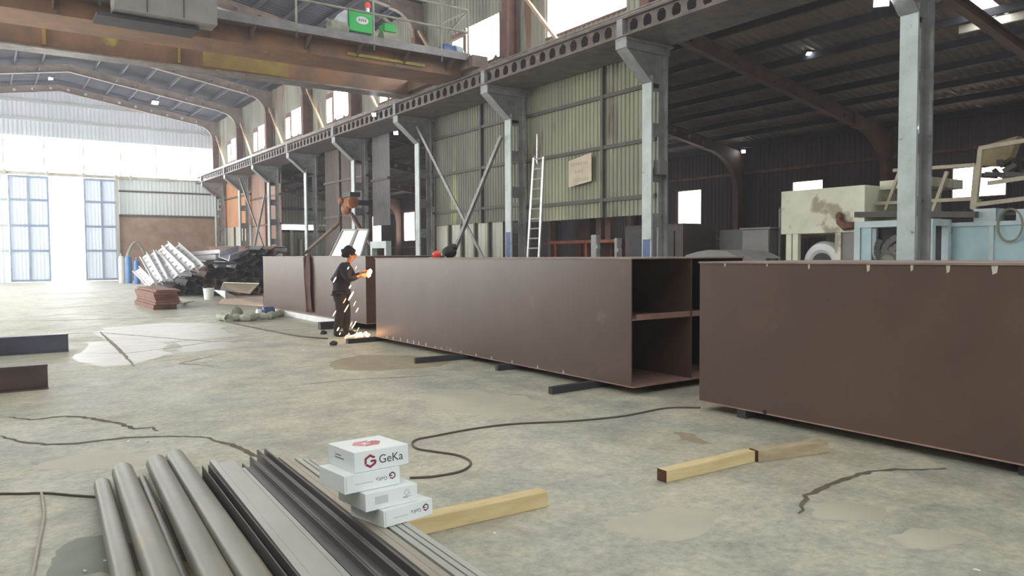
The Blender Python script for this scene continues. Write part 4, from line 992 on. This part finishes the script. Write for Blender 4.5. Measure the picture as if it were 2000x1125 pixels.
# ---- small scraps on the floor
for i, (x, y, s) in enumerate(((96, 650, .06), (523, 759, .035), (593, 683, .05), (250, 862, .03), (288, 862, .03), (166, 1115, .02), (205, 1095, .02), (908, 1007, .02), (966, 1041, .02), (1908, 1113, .03), (170, 620, .09), (115, 683, .04))):
    c = onz(x, y, .004); a = random.uniform(0, 3); mb = MB(); dx = V((math.cos(a), math.sin(a), .1))*s; mb.bar(c-dx/2, c+dx/2, s*.5, .004)
    tag(mb.build('paper_scrap', M_white), 'tiny white scrap lying on the concrete floor', 'scrap', 'white scraps on the floor')
for (x, y, lb) in ((652, 671, 'small dark lump of metal on the floor left of the spark pool'), (632, 650, 'dark offcut on the floor beside the welder left foot')):
    c = onz(x, y, .03); mb = MB(); mb.blob(c, .07, .05, .05, 8, 5, .2); tag(mb.build('metal_offcut', M_dark), lb, 'offcut')

# ================================================================== WELDER
WB_ = onz(664, 655); WO = V((5.78, 14.05, 0))
FX = V((.818, -.576, 0)); SX = V((.576, .818, 0))
def W(f, s, z): return WO+FX*f+SX*s+V((0, 0, z))
person = thing('person', WO, 'dark clothed worker with curly hair bent over a grinder, standing before the far box section', 'person')
def skin(name, nodes, edges, mt, parent, root=0, sub=2):
    me = bpy.data.meshes.new(name); me.from_pydata([W(*n[:3])-WO for n in nodes], edges, []); me.materials.append(mt)
    o = bpy.data.objects.new(name, me); COL.objects.link(o); o.parent = parent; ORG[o.name] = WO
    sk = o.modifiers.new('skin', 'SKIN'); sk.use_smooth_shade = True
    for i, n in enumerate(nodes):
        r = n[3]; d = me.skin_vertices[0].data[i]; d.radius = (r, r) if not isinstance(r, tuple) else r; d.use_root = (i == root)
    sb = o.modifiers.new('sub', 'SUBSURF'); sb.levels = sub; sb.render_levels = sub
    return o
# joints: forward, left(+)/right(-), up
hips = (0, 0, .93); waist = (.0, 0, 1.08); chest = (.05, 0, 1.28); neck = (.13, 0, 1.43)
sh = {1: (.09, .17, 1.37), -1: (.09, -.17, 1.37)}; el = {1: (.2, .22, 1.12), -1: (.17, -.24, 1.11)}
wr = {1: (.40, .05, 1.25), -1: (.38, -.08, 1.19)}
hp = {1: (0, .09, .9), -1: (0, -.09, .9)}; kn = {1: (.06, .1, .49), -1: (.0, -.11, .49)}; an = {1: (.05, .1, .1), -1: (-.08, -.12, .1)}
nodes = [(*hips, .12), (*waist, .11), (*chest, .13), (*neck, .055), (.17, 0, 1.5, .07), (.2, 0, 1.57, .095), (.21, 0, 1.63, .085)]
edges = [(0, 1), (1, 2), (2, 3), (3, 4), (4, 5), (5, 6)]
for s in (1, -1):
    k = len(nodes); nodes += [(*sh[s], .06), (*el[s], .042), (*wr[s], .028)]; edges += [(2, k), (k, k+1), (k+1, k+2)]
    # palm and fingers closing round the grinder handle
    w_ = V(wr[s]); pk = len(nodes); nodes.append((w_.x+.05, w_.y-.01*s, w_.z+.02, .032)); edges.append((k+2, pk))
    for f in range(4):
        b = V((w_.x+.085, w_.y-.02*s, w_.z+.045-.022*f)); ln_ = (.036, .04, .038, .03)[f]
        q = len(nodes); nodes += [(b.x, b.y, b.z, .0095), (b.x+ln_, b.y-.018*s, b.z, .009), (b.x+ln_*.9, b.y-.05*s, b.z-.004, .008)]; edges += [(pk, q), (q, q+1), (q+1, q+2)]
    q = len(nodes); nodes += [(w_.x+.05, w_.y-.035*s, w_.z+.045, .0115), (w_.x+.085, w_.y-.05*s, w_.z+.055, .009)]; edges += [(pk, q), (q, q+1)]
    k = len(nodes); nodes += [(*hp[s], .085), (*kn[s], .055), (*an[s], .04), (an[s][0]+.1, an[s][1], .045, .035)]; edges += [(0, k), (k, k+1), (k+1, k+2), (k+2, k+3)]
skin('body', nodes, edges, M_skin, person)
# face: nose, ears, brow on the head
mb = MB()
mb.blob(W(.3, 0, 1.585), .022, .02, .028, 8, 6)
for s in (1, -1): mb.blob(W(.2, .09*s, 1.585), .02, .014, .035, 8, 6)
mb.blob(W(.285, 0, 1.535), .02, .035, .01, 8, 6)
mb.build('face', M_skin, person, True)
mb = MB()
for s in (1, -1): mb.blob(W(.288, .035*s, 1.612), .01, .014, .009, 8, 6)
mb.build('eye', M_black, person, True)
skin('jacket', [(.0, 0, .82, .17), (.0, 0, .96, .165), (.0, 0, 1.1, .16), (.04, 0, 1.27, .18), (.1, 0, 1.41, .105)]+[x for s in (1, -1) for x in ((*sh[s], .105), (*el[s], .078), (wr[s][0]-.04, wr[s][1]+.012*s, wr[s][2]-.02, .052))],
     [(0, 1), (1, 2), (2, 3), (3, 4), (3, 5), (5, 6), (6, 7), (3, 8), (8, 9), (9, 10)], M_jacket, person, 1)
skin('trousers', [(0, 0, .88, .14)]+[x for s in (1, -1) for x in ((hp[s][0], hp[s][1]*1.1, .8, .13), (*kn[s], .1), (an[s][0], an[s][1], .11, .085))], [(0, 1), (1, 2), (2, 3), (0, 4), (4, 5), (5, 6)], M_trouser, person)
for s in (1, -1):
    mb = MB(); a = an[s]; mb.blob(W(a[0]+.07, a[1], .05), .14, .06, .055, 14, 8); mb.lathe([(.06, 0), (.055, .14)], W(a[0], a[1], .05), 12)
    # orient the boot along the facing direction
    for i, p in enumerate(mb.v):
        if i < 14*9:
            c = W(a[0]+.07, a[1], .05); q = p-c; mb.v[i] = c+FX*q.x+SX*q.y+V((0, 0, max(q.z, -.049)))
    mb.build('boot', M_black, person, True)
    w_ = wr[s]
skin('glove', [(wr[-1][0]-.04, wr[-1][1], wr[-1][2]-.02, .043), (wr[-1][0]+.02, wr[-1][1]+.005, wr[-1][2]+.005, .04), (wr[-1][0]+.07, wr[-1][1]+.02, wr[-1][2]+.02, .042)], [(0, 1), (1, 2)], M_glove, person)
mb = MB(); rnd = random.Random(3)
for i in range(46):
    th = rnd.uniform(0, 2*math.pi); ph = rnd.uniform(-.2, 1.0)*math.pi/2
    d = (math.cos(ph)*math.cos(th), math.cos(ph)*math.sin(th), math.sin(ph))
    if d[0] > .55 and d[2] < .5: continue
    mb.blob(W(.175+.1*d[0]-.02, .1*d[1], 1.63+.1*d[2]), .052, .052, .052, 7, 5, .3)
mb.blob(W(.165, 0, 1.635), .115, .115, .11, 12, 8)
mb.build('hair', M_hair, person, True)
# angle grinder in his hands
G = V((.50, -.01, 1.245)); t = thing('angle_grinder', W(*G), 'angle grinder held by the worker, throwing sparks at its glowing disc', 'grinder')
mb = MB(); mb.tube([W(.34, -.07, 1.2), W(.44, -.04, 1.225), W(.5, -.015, 1.24)], [.03, .033, .038], 10); mb.build('grinder_body', M_dark, t, True)
mb = MB(); mb.tube([W(.47, -.0, 1.245), W(.44, .09, 1.27)], .014, 8); mb.build('side_handle', M_black, t, True)
mb = MB(); mb.tube([W(.525, -.012, 1.248), W(.53, -.011, 1.251)], .06, 18); mb.build('disc', M_rail, t)
# glow where the disc bites
mb = MB(); mb.blob(W(.575, -.01, 1.275), .035, .035, .045, 10, 7, .15); o = mb.build('spark_burst', E_spark2, None, True)
stuff(o, 'dazzling burst of sparks where the grinder disc bites', 'sparks')
mb = MB(); mb.blob(W(.545, -.03, 1.215), .045, .045, .06, 10, 7, .2); o = mb.build('spark_glow', E_spark, None, True); stuff(o, 'orange cloud of sparks just below the grinder disc', 'sparks')
E_spark3 = emit('bright_spark', (1.0, .62, .34), 7.0)
SP = [(405, 460, 45, 18), (520, 362, 22, 14), (535, 520, 28, 20), (543, 597, 75, 26), (490, 637, 40, 10), (505, 702, 62, 16), (595, 716, 36, 14), (403, 745, 44, 14), (568, 842, 60, 18), (545, 835, 36, 8), (576, 655, 30, 6), (602, 880, 34, 6), (585, 358, 24, 8), (434, 877, 28, 20), (450, 916, 18, 16), (500, 425, 30, 8), (570, 672, 24, 5), (496, 962, 20, 8)]
for x, y, L, w in SP:
    px, py = 560+x/4.327, 440+y/4.327; Ysp = 13.75 if py < 640 else 13.6
    c = ony(px, py, Ysp); c.z = max(c.z, .03); hl = L*1.15/4.327/98/2
    d = (RT*.5+V((0, 0, .85))).normalized()*hl
    mb = MB(); mb.tube([c-d, c-d*.3, c+d*.5, c+d], [.12*w/4.3/98, .26*w/4.3/98, .26*w/4.3/98, .1*w/4.3/98], 6); o = mb.build('spark', E_spark3 if w > 12 else E_spark)
    tag(o, 'short glowing spark flying off the grinder beside the worker', 'spark', 'flying sparks')
mb = MB(); rnd = random.Random(11)
for i in range(90):
    px = rnd.uniform(672, 718); py = 656+rnd.gauss(0, 2.6)-abs(px-700)*.04
    c = onz(px, py); c.z = rnd.uniform(.005, .05)*rnd.random()+.006; a = rnd.uniform(-.6, .6); s = rnd.uniform(.015, .06)
    d = (RT*math.cos(a)+V((0, 0, abs(math.sin(a))*.5)))*s; mb.bar(c, c+d, .011, .01)
o = mb.build('floor_sparks', E_spark3); stuff(o, 'pool of glowing sparks bouncing on the floor at the worker feet', 'sparks')
ld = bpy.data.lights.new('spark_light', 'POINT'); ld.energy = 14; ld.color = (1, .45, .15); ld.shadow_soft_size = .12; lo = bpy.data.objects.new('spark_light', ld); COL.objects.link(lo); lo.location = W(.6, -.12, 1.27)
ld = bpy.data.lights.new('spark_light', 'POINT'); ld.energy = 4; ld.color = (1, .5, .2); ld.shadow_soft_size = .1; lo = bpy.data.objects.new('spark_light', ld); COL.objects.link(lo); lo.location = onz(697, 655, .1)

# ================================================================== BEHIND THE BOX SECTIONS
# ladder
t = thing('ladder', (13.0, 17.2, 0), 'aluminium extension ladder leaning upright in front of the green sheeting', 'ladder')
A0, B0 = onx(1020, 560, 12.6), onx(1050, 560, 12.6)
def lad(px, py): return onx(px, py, 13.15)
lT, rT = lad(1043, 308), lad(1062, 306); lB, rB = lad(1031, 500), lad(1053, 500)
def ext(T, B): d = (B-T).normalized(); return T+d*((T.z-.02)/-d.z)
lF, rF = ext(lT, lB), ext(rT, rB)
for a, b in ((lT, lF), (rT, rF)): mb = MB(); mb.bar(a, b, .08, .045, (1, 0, 0)); mb.build('rail', M_alu, t)
for i in range(15):
    z = .35+.285*i; f = lambda A, B: A+(B-A)*((A.z-z)/(A.z-B.z)); mb = MB(); mb.tube([f(lT, lF), f(rT, rF)], .024, 8); mb.build('rung', M_alu, t)
mb = MB(); p = onx(1050, 262, 13.5); mb.bar(p, V((13.5, p.y+.03, p.z-1.05)), .05, .05); mb.bar(lad(1044, 305), V((13.5, p.y+.03, p.z-1.0)), .03, .03); mb.build('guide_pole', M_alu, t)
# sign board
t = thing('sign_board', (14.1, 16.65, 4.0), 'cream sign board with faded illegible print hung on the green sheeting', 'sign')
X = 14.14; mb = MB(); mb.prism([(16.13, 4.45), (17.14, 4.32), (17.14, 3.55), (16.13, 3.66)], 'x', X-.02, X); mb.m(1); rnd = random.Random(5)
for (z, n, y0, wd_) in ((4.2, 7, 16.3, .09), (3.98, 3, 16.5, .11), (3.74, 6, 16.28, .08)):
    for i in range(n):
        y = y0+i*wd_*1.25; mb.box((X-.023, y, z-.05), (X-.02, y+wd_*.7, z+.04))
mb.build('board', [M_sign, M_signt], t)
# small junction box on the column beside the sign
mb = MB(); mb.box((13.68, 13.1, 3.55), (13.95, 13.3, 3.9)); tag(mb.build('junction_box', M_cab), 'grey junction box on the column right of the sign board', 'box')

def frame_box(mb, x0, y0, z0, x1, y1, z1, w):
    for x in (x0, x1-w):
        for y in (y0, y1-w): mb.box((x, y, z0), (x+w, y+w, z1))
    for z in (z0, z1-w):
        for y in (y0, y1-w): mb.box((x0, y, z), (x1, y+w, z+w))
        for x in (x0, x1-w): mb.box((x, y0, z), (x+w, y1, z+w))
# cream blower machine (front at X=16)
t = thing('blower_unit', (16.8, 10.2, 0), 'stained cream machine housing with a white blower wheel in its lower opening', 'machine')
mb = MB(); mb.box((16, 9.15, 2.05), (18, 11.28, 3.09)); mb.box((16.6, 8.0, 3.0), (18, 9.15, 3.2)); mb.build('upper_housing', M_cream, t, bevel=.01)
for y in (11.0, 10.82, 9.72): mb = MB(); mb.box((16.02, y, 0), (16.14, y+.14, 2.05)); mb.build('leg', M_cream, t)
mb = MB(); mb.box((17.8, 9.2, 0), (17.92, 11.2, 2.05)); mb.build('back_panel', M_cream, t)
mb = MB(); mb.box((16.06, 9.2, 0), (16.1, 9.72, 2.05)); mb.build('side_panel', M_cab, t)
c = V((16.25, 10.33, 1.35)); mb = MB(); mb.lathe([(.24, .02), (.32, -.05), (.46, -.02), (.52, .1), (.5, .4), (.2, .5)], c, 28, 'x'); mb.build('blower_wheel', M_white, t, True)
mb = MB(); mb.lathe([(.24, 0), (.24, .3)], c+V((-.03, 0, 0)), 20, 'x'); mb.lathe([(.06, -.06), (.06, .1)], c, 12, 'x'); mb.build('wheel_hub', M_dark, t, True)
mb = MB(); mb.tube([(15.98, 9.75, 2.45), (15.93, 9.7, 2.3), (15.92, 9.55, 2.18), (15.94, 9.35, 2.2)], [.04, .08, .1, .08], 10); mb.blob((15.95, 9.72, 2.42), .05, .09, .1); mb.build('rusty_latch', M_rust, t, True)
# grey cabinets
t = thing('electrical_cabinet', (16.4, 12, 0), 'plain grey electrical cabinet left of the cream machine', 'cabinet')
mb = MB(); mb.box((16, 11.6, 0), (16.9, 12.42, 2.2)); mb.build('cabinet_body', M_cab2, t)
mb = MB(); mb.box((15.98, 11.62, .1), (16, 12.4, 2.18)); mb.build('door', M_cab, t)
mb = MB(); mb.box((15.95, 11.55, 2.2), (16.95, 12.47, 2.24)); mb.build('lid', M_cab, t)
t = thing('electrical_cabinet', (16.6, 13.1, 0), 'darker grey cabinet directly left of the plain grey electrical cabinet', 'cabinet')
mb = MB(); mb.box((16.3, 12.5, 0), (17.1, 13.4, 2.22)); mb.build('cabinet_body', M_cab2, t); mb = MB(); mb.box((16.28, 12.52, .1), (16.3, 13.38, 2.2)); mb.build('door', M_cab2, t)
mb = MB(); frame_box(mb, 16.3, 11.3, 0, 16.8, 11.56, 2.75, .05); tag(mb.build('narrow_rack', M_cab), 'narrow dark steel rack between the grey cabinet and the cream machine', 'rack')
# fan cage machine with white blue frame
t = thing('fan_cage', (15.6, 8.3, 0), 'white and blue framed cage holding a dark spiral fan', 'machine')
ya, yb = onx(1668, 470, 15.2).y, 7.3
zt_ = onx(1700, 432, 15.2).z
for x_ in (15.2, 15.84):
    for y_ in (yb, ya-.13): mb = MB(); mb.box((x_, y_, 0), (x_+.13, y_+.13, zt_-.13)); mb.build('corner_post', M_bluew, t)
mb = MB(); mb.box((15.2, yb, zt_-.13), (15.97, ya, zt_)); mb.build('top_panel', M_bluew, t)
mb = MB(); mb.box((15.23, ya-.36, 0), (15.27, ya-.14, zt_-.13)); mb.build('inner_trim', M_bluec, t)
mb = MB(); mb.box((15.93, yb+.13, 0), (15.96, ya-.13, zt_-.13)); mb.build('back_panel', M_dark, t)
mb = MB(); cz = V((15.55, onx(1735, 500, 15.5).y, 1.4))
for i in range(9):
    a0 = R(40*i); pts = [cz+V((.05*j/5, math.cos(a0+j*.22)*(.15+.075*j), math.sin(a0+j*.22)*(.15+.075*j))) for j in range(6)]
    for p, q in zip(pts, pts[1:]): mb.bar(p, q, .12, .02, (1, .3, 0))
mb.build('fan_blades', M_cab, t); mb = MB(); mb.lathe([(.15, -.1), (.18, 0), (.1, .15)], cz, 16, 'x'); mb.build('fan_hub', M_motor, t, True)
# blue panelled cabinets
t = thing('blue_panel_unit', (16.6, 6, 0), 'pale blue panelled cabinet with white edges behind the closest box section', 'cabinet')
mb = MB(); mb.box((16, 2.0, 0), (17.8, 7.62, 2.13)); mb.build('panel_body', M_bluec, t)
mb = MB(); mb.box((15.96, 2.0, 2.1), (17.8, 7.66, 2.18))
for y in (7.58, 6.53, 5.2, 3.9): mb.box((15.975, y, 0), (16.02, y+.08, 2.12))
mb.build('edge_trim', M_bluew, t); mb = MB(); mb.box((15.98, 7.3, 1.95), (16, 7.5, 2.16)); mb.build('latch_plate', M_dark, t)
for (y0, y1, z1, lb) in ((6.55, 6.95, 2.44, 'small pale box lying on the blue cabinet left of the hanging coil'), (5.85, 6.2, 2.4, 'small pale box on the blue cabinet at the picture edge')):
    mb = MB(); mb.box((16.1, y0, 2.185), (16.5, y1, z1)); tag(mb.build('small_box', M_bluew), lb, 'box')
mb = MB(); c = onx(1973, 440, 15.93)
for k_ in range(3): mb.tube([c+V((-.012*k_, .2*math.cos(R(a))*(1+.05*k_), .3*math.sin(R(a))*(1+.04*k_))) for a in range(0, 361, 20)], .011, 6)
tag(mb.build('wire_coil', M_motor, None, True), 'coil of grey wire hanging on the front of the blue cabinet', 'coil')
# angle steel frames on top of the machines
t = thing('angle_steel_truss', (16.5, 8.2, 2.4), 'cream angle steel trestle frame lying on top of the machines behind the closest column', 'frame')
mb = MB(); P = lambda x, y, X_=16.4: onx(x, y, X_)
def br(a, b, w=.075, X_=16.4): mb.bar(P(*a, X_), P(*b, X_), w, w)
M_ang = mat('cream_angle_steel', (188, 180, 156), (164, 156, 136), 3, .6)
def part_bar(nm, a, b, w, X_):
    global mb
    mb = MB(); br(a, b, w, X_); mb.build(nm, M_ang, t)
for X_ in (16.4, 17.2):
    part_bar('chord', (1700, 398), (1905, 388), .07, X_); part_bar('chord', (1745, 333), (1905, 322), .07, X_); part_bar('strut', (1850, 335), (1822, 412), .065, X_)
part_bar('strut', (1758, 332), (1730, 410), .06, 16.4); part_bar('strut', (1906, 322), (1898, 408), .06, 16.4)
for a_ in ((1720, 397), (1880, 389)): mb = MB(); mb.bar(P(*a_, 16.4), P(*a_, 16.4)+V((.8, 0, 0)), .05, .05); mb.build('cross_bar', M_ang, t)
mb = MB(); mb.bar(P(1690, 420), P(1925, 420), .9, .12, (0, 0, 1)); mb.build('base_beam', M_girt, t)
t = thing('angle_steel_rack', (16.4, 5.6, 2.5), 'cream angle steel rack frame at the right edge above the blue cabinet', 'frame')
for X_ in (16.2, 17.2):
    part_bar('rail', (1913, 290), (2040, 268), .08, X_); part_bar('rail', (1905, 400), (2040, 383), .08, X_); part_bar('upright', (1916, 290), (1903, 410), .085, X_)
part_bar('rail', (1930, 358), (2040, 342), .08, 16.2)
p0 = P(1955, 398, 16.7); mb = MB(); mb.box((16.3, 4.0, 2.3), (17.6, 6.5, 2.36)); mb.build('shelf_plate', M_girt, t)
c = P(1958, 300, 16.9); mb = MB(); mb.prism([(c.y+.32, c.z+.18), (c.y-.32, c.z+.3), (c.y-.2, c.z-.1), (c.y+.05, c.z-.25), (c.y+.34, c.z-.22)], 'x', 16.75, 17.0); tag(mb.build('tan_hood', mat('tan_canvas', (150, 134, 100), (130, 116, 88), 3, .8)), 'tan sheet piece propped inside the rack at the right edge', 'sheet')
mb = MB(); rnd = random.Random(2)
for i in range(14):
    a = P(rnd.uniform(1915, 2010), rnd.uniform(298, 345), 16.9+rnd.uniform(0, .4)); mb.bar(a, a+V((rnd.uniform(-.2, .2), rnd.uniform(-.5, .5), rnd.uniform(-.18, .12))), .12, .09)
stuff(mb.build('scrap_heap', M_chan), 'tangle of dark scrap parts lying in the rack at the right edge', 'scrap')
c = P(1800, 360, 17.6); mb = MB(); mb.box((17.4, c.y-.3, 2.3), (17.9, c.y+.25, 2.97)); tag(mb.build('pale_housing', M_white_sh), 'pale sheet housing on the machines right behind the closest column', 'box')
# rusty machine table and posts under the sheeting
t = thing('rusty_rack', (16.5, 19, 0), 'low rust red steel rack with upright bars under the green sheeting', 'rack')
mb = MB(); mb.box((15.9, 16.8, 1.95), (17.3, 20.3, 2.05)); mb.build('rack_top', mat('rust_red_steel', (168, 92, 60), (120, 70, 54), 3, .7), t)
for x_ in (16, 17.1):
    for y_ in (16.9, 18.5, 20.1): mb = MB(); mb.box((x_, y_, 0), (x_+.1, y_+.1, 1.95)); mb.build('leg', MATS['rust_red_steel'], t)
mb = MB(); mb.box((16, 17.0, .5), (17.2, 20.1, .56)); mb.build('shelf', mat('rust_red_steel', (168, 92, 60), (120, 70, 54), 3, .7), t)
for y in (18.95, 18.5): mb = MB(); mb.box((16.9, y-.13, 2.05), (17.05, y+.13, 3.0)); mb.build('upright', mat('pinkish_plate', (150, 116, 104), (130, 100, 92), 3, .7), t)
for i in range(8): mb = MB(); mb.tube([(16.15+.1*i, 17.0+.1*(i%3), .62+.02*(i%2)), (16.15+.1*i, 19.9-.1*(i%4), .62+.02*(i%2))], .05, 8); tag(mb.build('stored_bar', M_rust, None, True), 'rusty round bar stored on the low rust red rack', 'bar', 'bars on the rust red rack')
mb = MB(); mb.box((17.5, 16.2, 0), (18.15, 21, 1.95)); mb.box((17.6, 20.2, 1.95), (18.4, 21.0, 3.0)); tag(mb.build('brown_locker', M_brown), 'brown steel locker behind the rust red rack', 'cabinet')
t = thing('dark_press', (15.8, 14.8, 0), 'dark brown machine cabinet behind the open end of the middle box section', 'machine')
mb = MB(); mb.box((15.2, 13.7, 0), (16.5, 15.9, 2.4)); mb.build('press_body', mat('dark_brown_machine', (74, 62, 58), (58, 50, 48), 2, .6), t)
mb = MB(); mb.box((15.17, 14.0, .3), (15.2, 14.7, 2.2)); mb.box((15.17, 14.9, .3), (15.2, 15.7, 2.2)); mb.build('panel', M_dark, t)
for px, w, zt, lb in ((1163, .16, 1.98, 'pale steel post with a bracket, the wider of two behind the middle box section'), (1206, .07, 1.9, 'thin pale steel post behind the middle box section near its open end')):
    c = onx(px, 500, 10.2); t = thing('steel_post', (10.2, c.y, 0), lb, 'post'); mb = MB(); mb.box((10.15, c.y-w/2, 0), (10.2, c.y+w/2, zt)); mb.box((10.2, c.y-.02, 0), (10.3, c.y+.02, zt)); mb.build('post', M_grey, t)
    mb = MB(); mb.box((10.1, c.y-w/2-.09, zt-.28), (10.18, c.y-w/2, zt-.2)); mb.build('bracket', M_grey, t); mb = MB(); mb.box((10.0, c.y-.15, 0), (10.4, c.y+.15, .02)); mb.build('foot_plate', M_dark, t)
# rust brown stack and grey sheet right of the far column
mb = MB(); mb.prism([(15.2, 0), (18.4, 0), (18.4, 1.9), (17.6, 2.15), (16.2, 2.0), (15.2, 1.75)], 'x', 18.2, 19.5); tag(mb.build('rusty_stack', mat('rust_brown_heap', (116, 84, 70), (86, 64, 58), 3, .8)), 'big rust brown steel block below the tall bright window', 'steel block')
ya, yb = onx(1335, 500, 10.2).y, onx(1446, 500, 10.2).y; L_ = ya-yb
mb = MB(); mb.prism([(yb, 1.5), (ya, 1.5), (ya-.05, 1.56), (ya-.25*L_, 1.62), (ya-.45*L_, 1.65), (yb+.25*L_, 1.63), (yb+.1, 1.55)], 'x', 10.2, 11.3); 
t = thing('covered_bench', (10.7, (ya+yb)/2, 0), 'low grey covered bench with a humped top behind the gap between two box sections', 'bench'); mb.build('bench_cover', M_cab, t)
for y_ in (yb+.1, ya-.2):
    for x_ in (10.25, 11.15): mb = MB(); mb.box((x_, y_, 0), (x_+.1, y_+.1, 1.5)); mb.build('leg', M_cab, t)
# jib arm on the fourth column
cD = 31.36; t = thing('jib_arm', (13.0, cD, 3.4), 'rusty orange jib head with two long arms mounted on the column behind the welder', 'jib')
p = onx(684, 396, 12.7); mb = MB(); mb.lathe([(.14, -.4), (.24, -.35), (.26, .1), (.14, .2)], p, 16, 'y'); mb.blob(p+V((-.1, .2, -.25)), .22, .3, .24, 12, 8, .12); mb.blob(p+V((-.3, .3, .1)), .12, .16, .14, 10, 7, .12); mb.m(1); mb.box((p.x-.15, p.y-.35, p.z+.24), (p.x+.3, p.y+.4, p.z+.42)); mb.box((p.x, p.y-.3, p.z-.1), (13.5, p.y, p.z+.1)); mb.build('jib_head', [mat('rusty_orange', (176, 110, 66), (126, 84, 60), 4, .7), M_dark], t, True)
mb = MB(); mb.tube([onx(664, 422, 12.6), onx(662, 435, 12.5), onx(650, 446, 12.3)], .1, 10); mb.tube([onx(650, 446, 12.3), onx(596, 494, 11.8)], .075, 10); mb.build('left_arm', mat('brown_grey_arm', (132, 112, 96), (108, 92, 80), 3, .7), t, True)
mb = MB(); mb.tube([onx(686, 418, 12.7), onx(705, 450, 12.0), onx(738, 494, 10.6)], [.09, .095, .07], 10); mb.build('right_arm', mat('maroon_arm', (96, 62, 60), (76, 54, 54), 3, .6), t, True)
# leaning white framed panels
for (a, b, c, d, lb) in (((671, 449), (698, 449), (686, 503), (655, 503), 'white framed panel leaning behind the far box section, the left of two'), ((700, 448), (722, 449), (716, 503), (690, 503), 'white framed panel leaning behind the far box section, the right of two')):
    Xp = 9.6; A, B, Cc, D = [onx(*q, Xp) for q in (a, b, c, d)]
    def down(T, Bt): dd = (Bt-T).normalized(); return T+dd*((T.z-.02)/-dd.z)
    Cc, D = down(B, Cc), down(A, D); sft = V((-.5, 0, 0)); Cc += sft; D += sft
    t = thing('framed_panel', (A+Cc)/2, lb, 'panel'); mb = MB(); n = (B-A).cross(D-A).normalized()*.02
    mb.add([A, B, Cc, D, A+n, B+n, Cc+n, D+n], [(0, 1, 2, 3), (7, 6, 5, 4), (0, 4, 5, 1), (1, 5, 6, 2), (2, 6, 7, 3), (3, 7, 4, 0)]); mb.build('panel_sheet', M_white, t)
    mb = MB()
    for p_, q_ in ((A, B), (B, Cc), (Cc, D), (D, A), ((A+D)/2, (B+Cc)/2)): mb.bar(p_-n, q_-n, .05, .05)
    mb.build('panel_frame', M_cab, t)
t = thing('portal_stand', (9.4, 22, 0), 'pale grey steel stand shaped like a doorway left of the two slit windows', 'stand'); Xp = 9.4; a, b = onx(728, 472, Xp), onx(759, 470, Xp)
mb = MB(); mb.box((Xp-.08, b.y, a.z-.2), (Xp+.08, a.y, a.z)); mb.build('cross_beam', M_pale, t)
for y in (a.y-.12, b.y): mb = MB(); mb.box((Xp-.08, y, 0), (Xp+.08, y+.12, a.z-.2)); mb.build('leg', M_pale, t)
c = onx(843, 400, 14.6); mb = MB(); mb.box((14.5, c.y-.14, 0), (14.65, c.y+.14, 3.5)); tag(mb.build('cream_post', M_cream), 'cream painted post at the left edge of the dark green sheeting', 'post')
# things on top of the middle box section
c = onx(853, 497, 6.3); mb = MB(); mb.blob((6.3, c.y, 1.60), .07, .09, .06, 14, 8); mb.box((6.2, c.y-.07, 1.546), (6.28, c.y+.07, 1.556)); tag(mb.build('red_cap', M_red, None, True), 'small red cap lying on top of the middle box section', 'cap')
c = onx(868, 488, 6.5); mb = MB(); mb.blob((6.6, c.y, 1.64), .12, .14, .1, 14, 8, .12); mb.blob((6.65, c.y-.05, 1.72), .07, .08, .06, 10, 6, .1); tag(mb.build('dark_bag', M_black, None, True), 'dark bag lying on top of the middle box section beside the red cap', 'bag')
scene.view_settings.view_transform = 'Standard'
try: scene.view_settings.look = 'None'
except Exception: pass
scene.view_settings.gamma = 1; scene.view_settings.exposure = 0.12; scene.view_settings.use_curve_mapping = False
scene.cycles.use_denoising = True
scene.cycles.max_bounces = 6; scene.cycles.diffuse_bounces = 4; scene.cycles.glossy_bounces = 3
scene.cycles.sample_clamp_indirect = 6
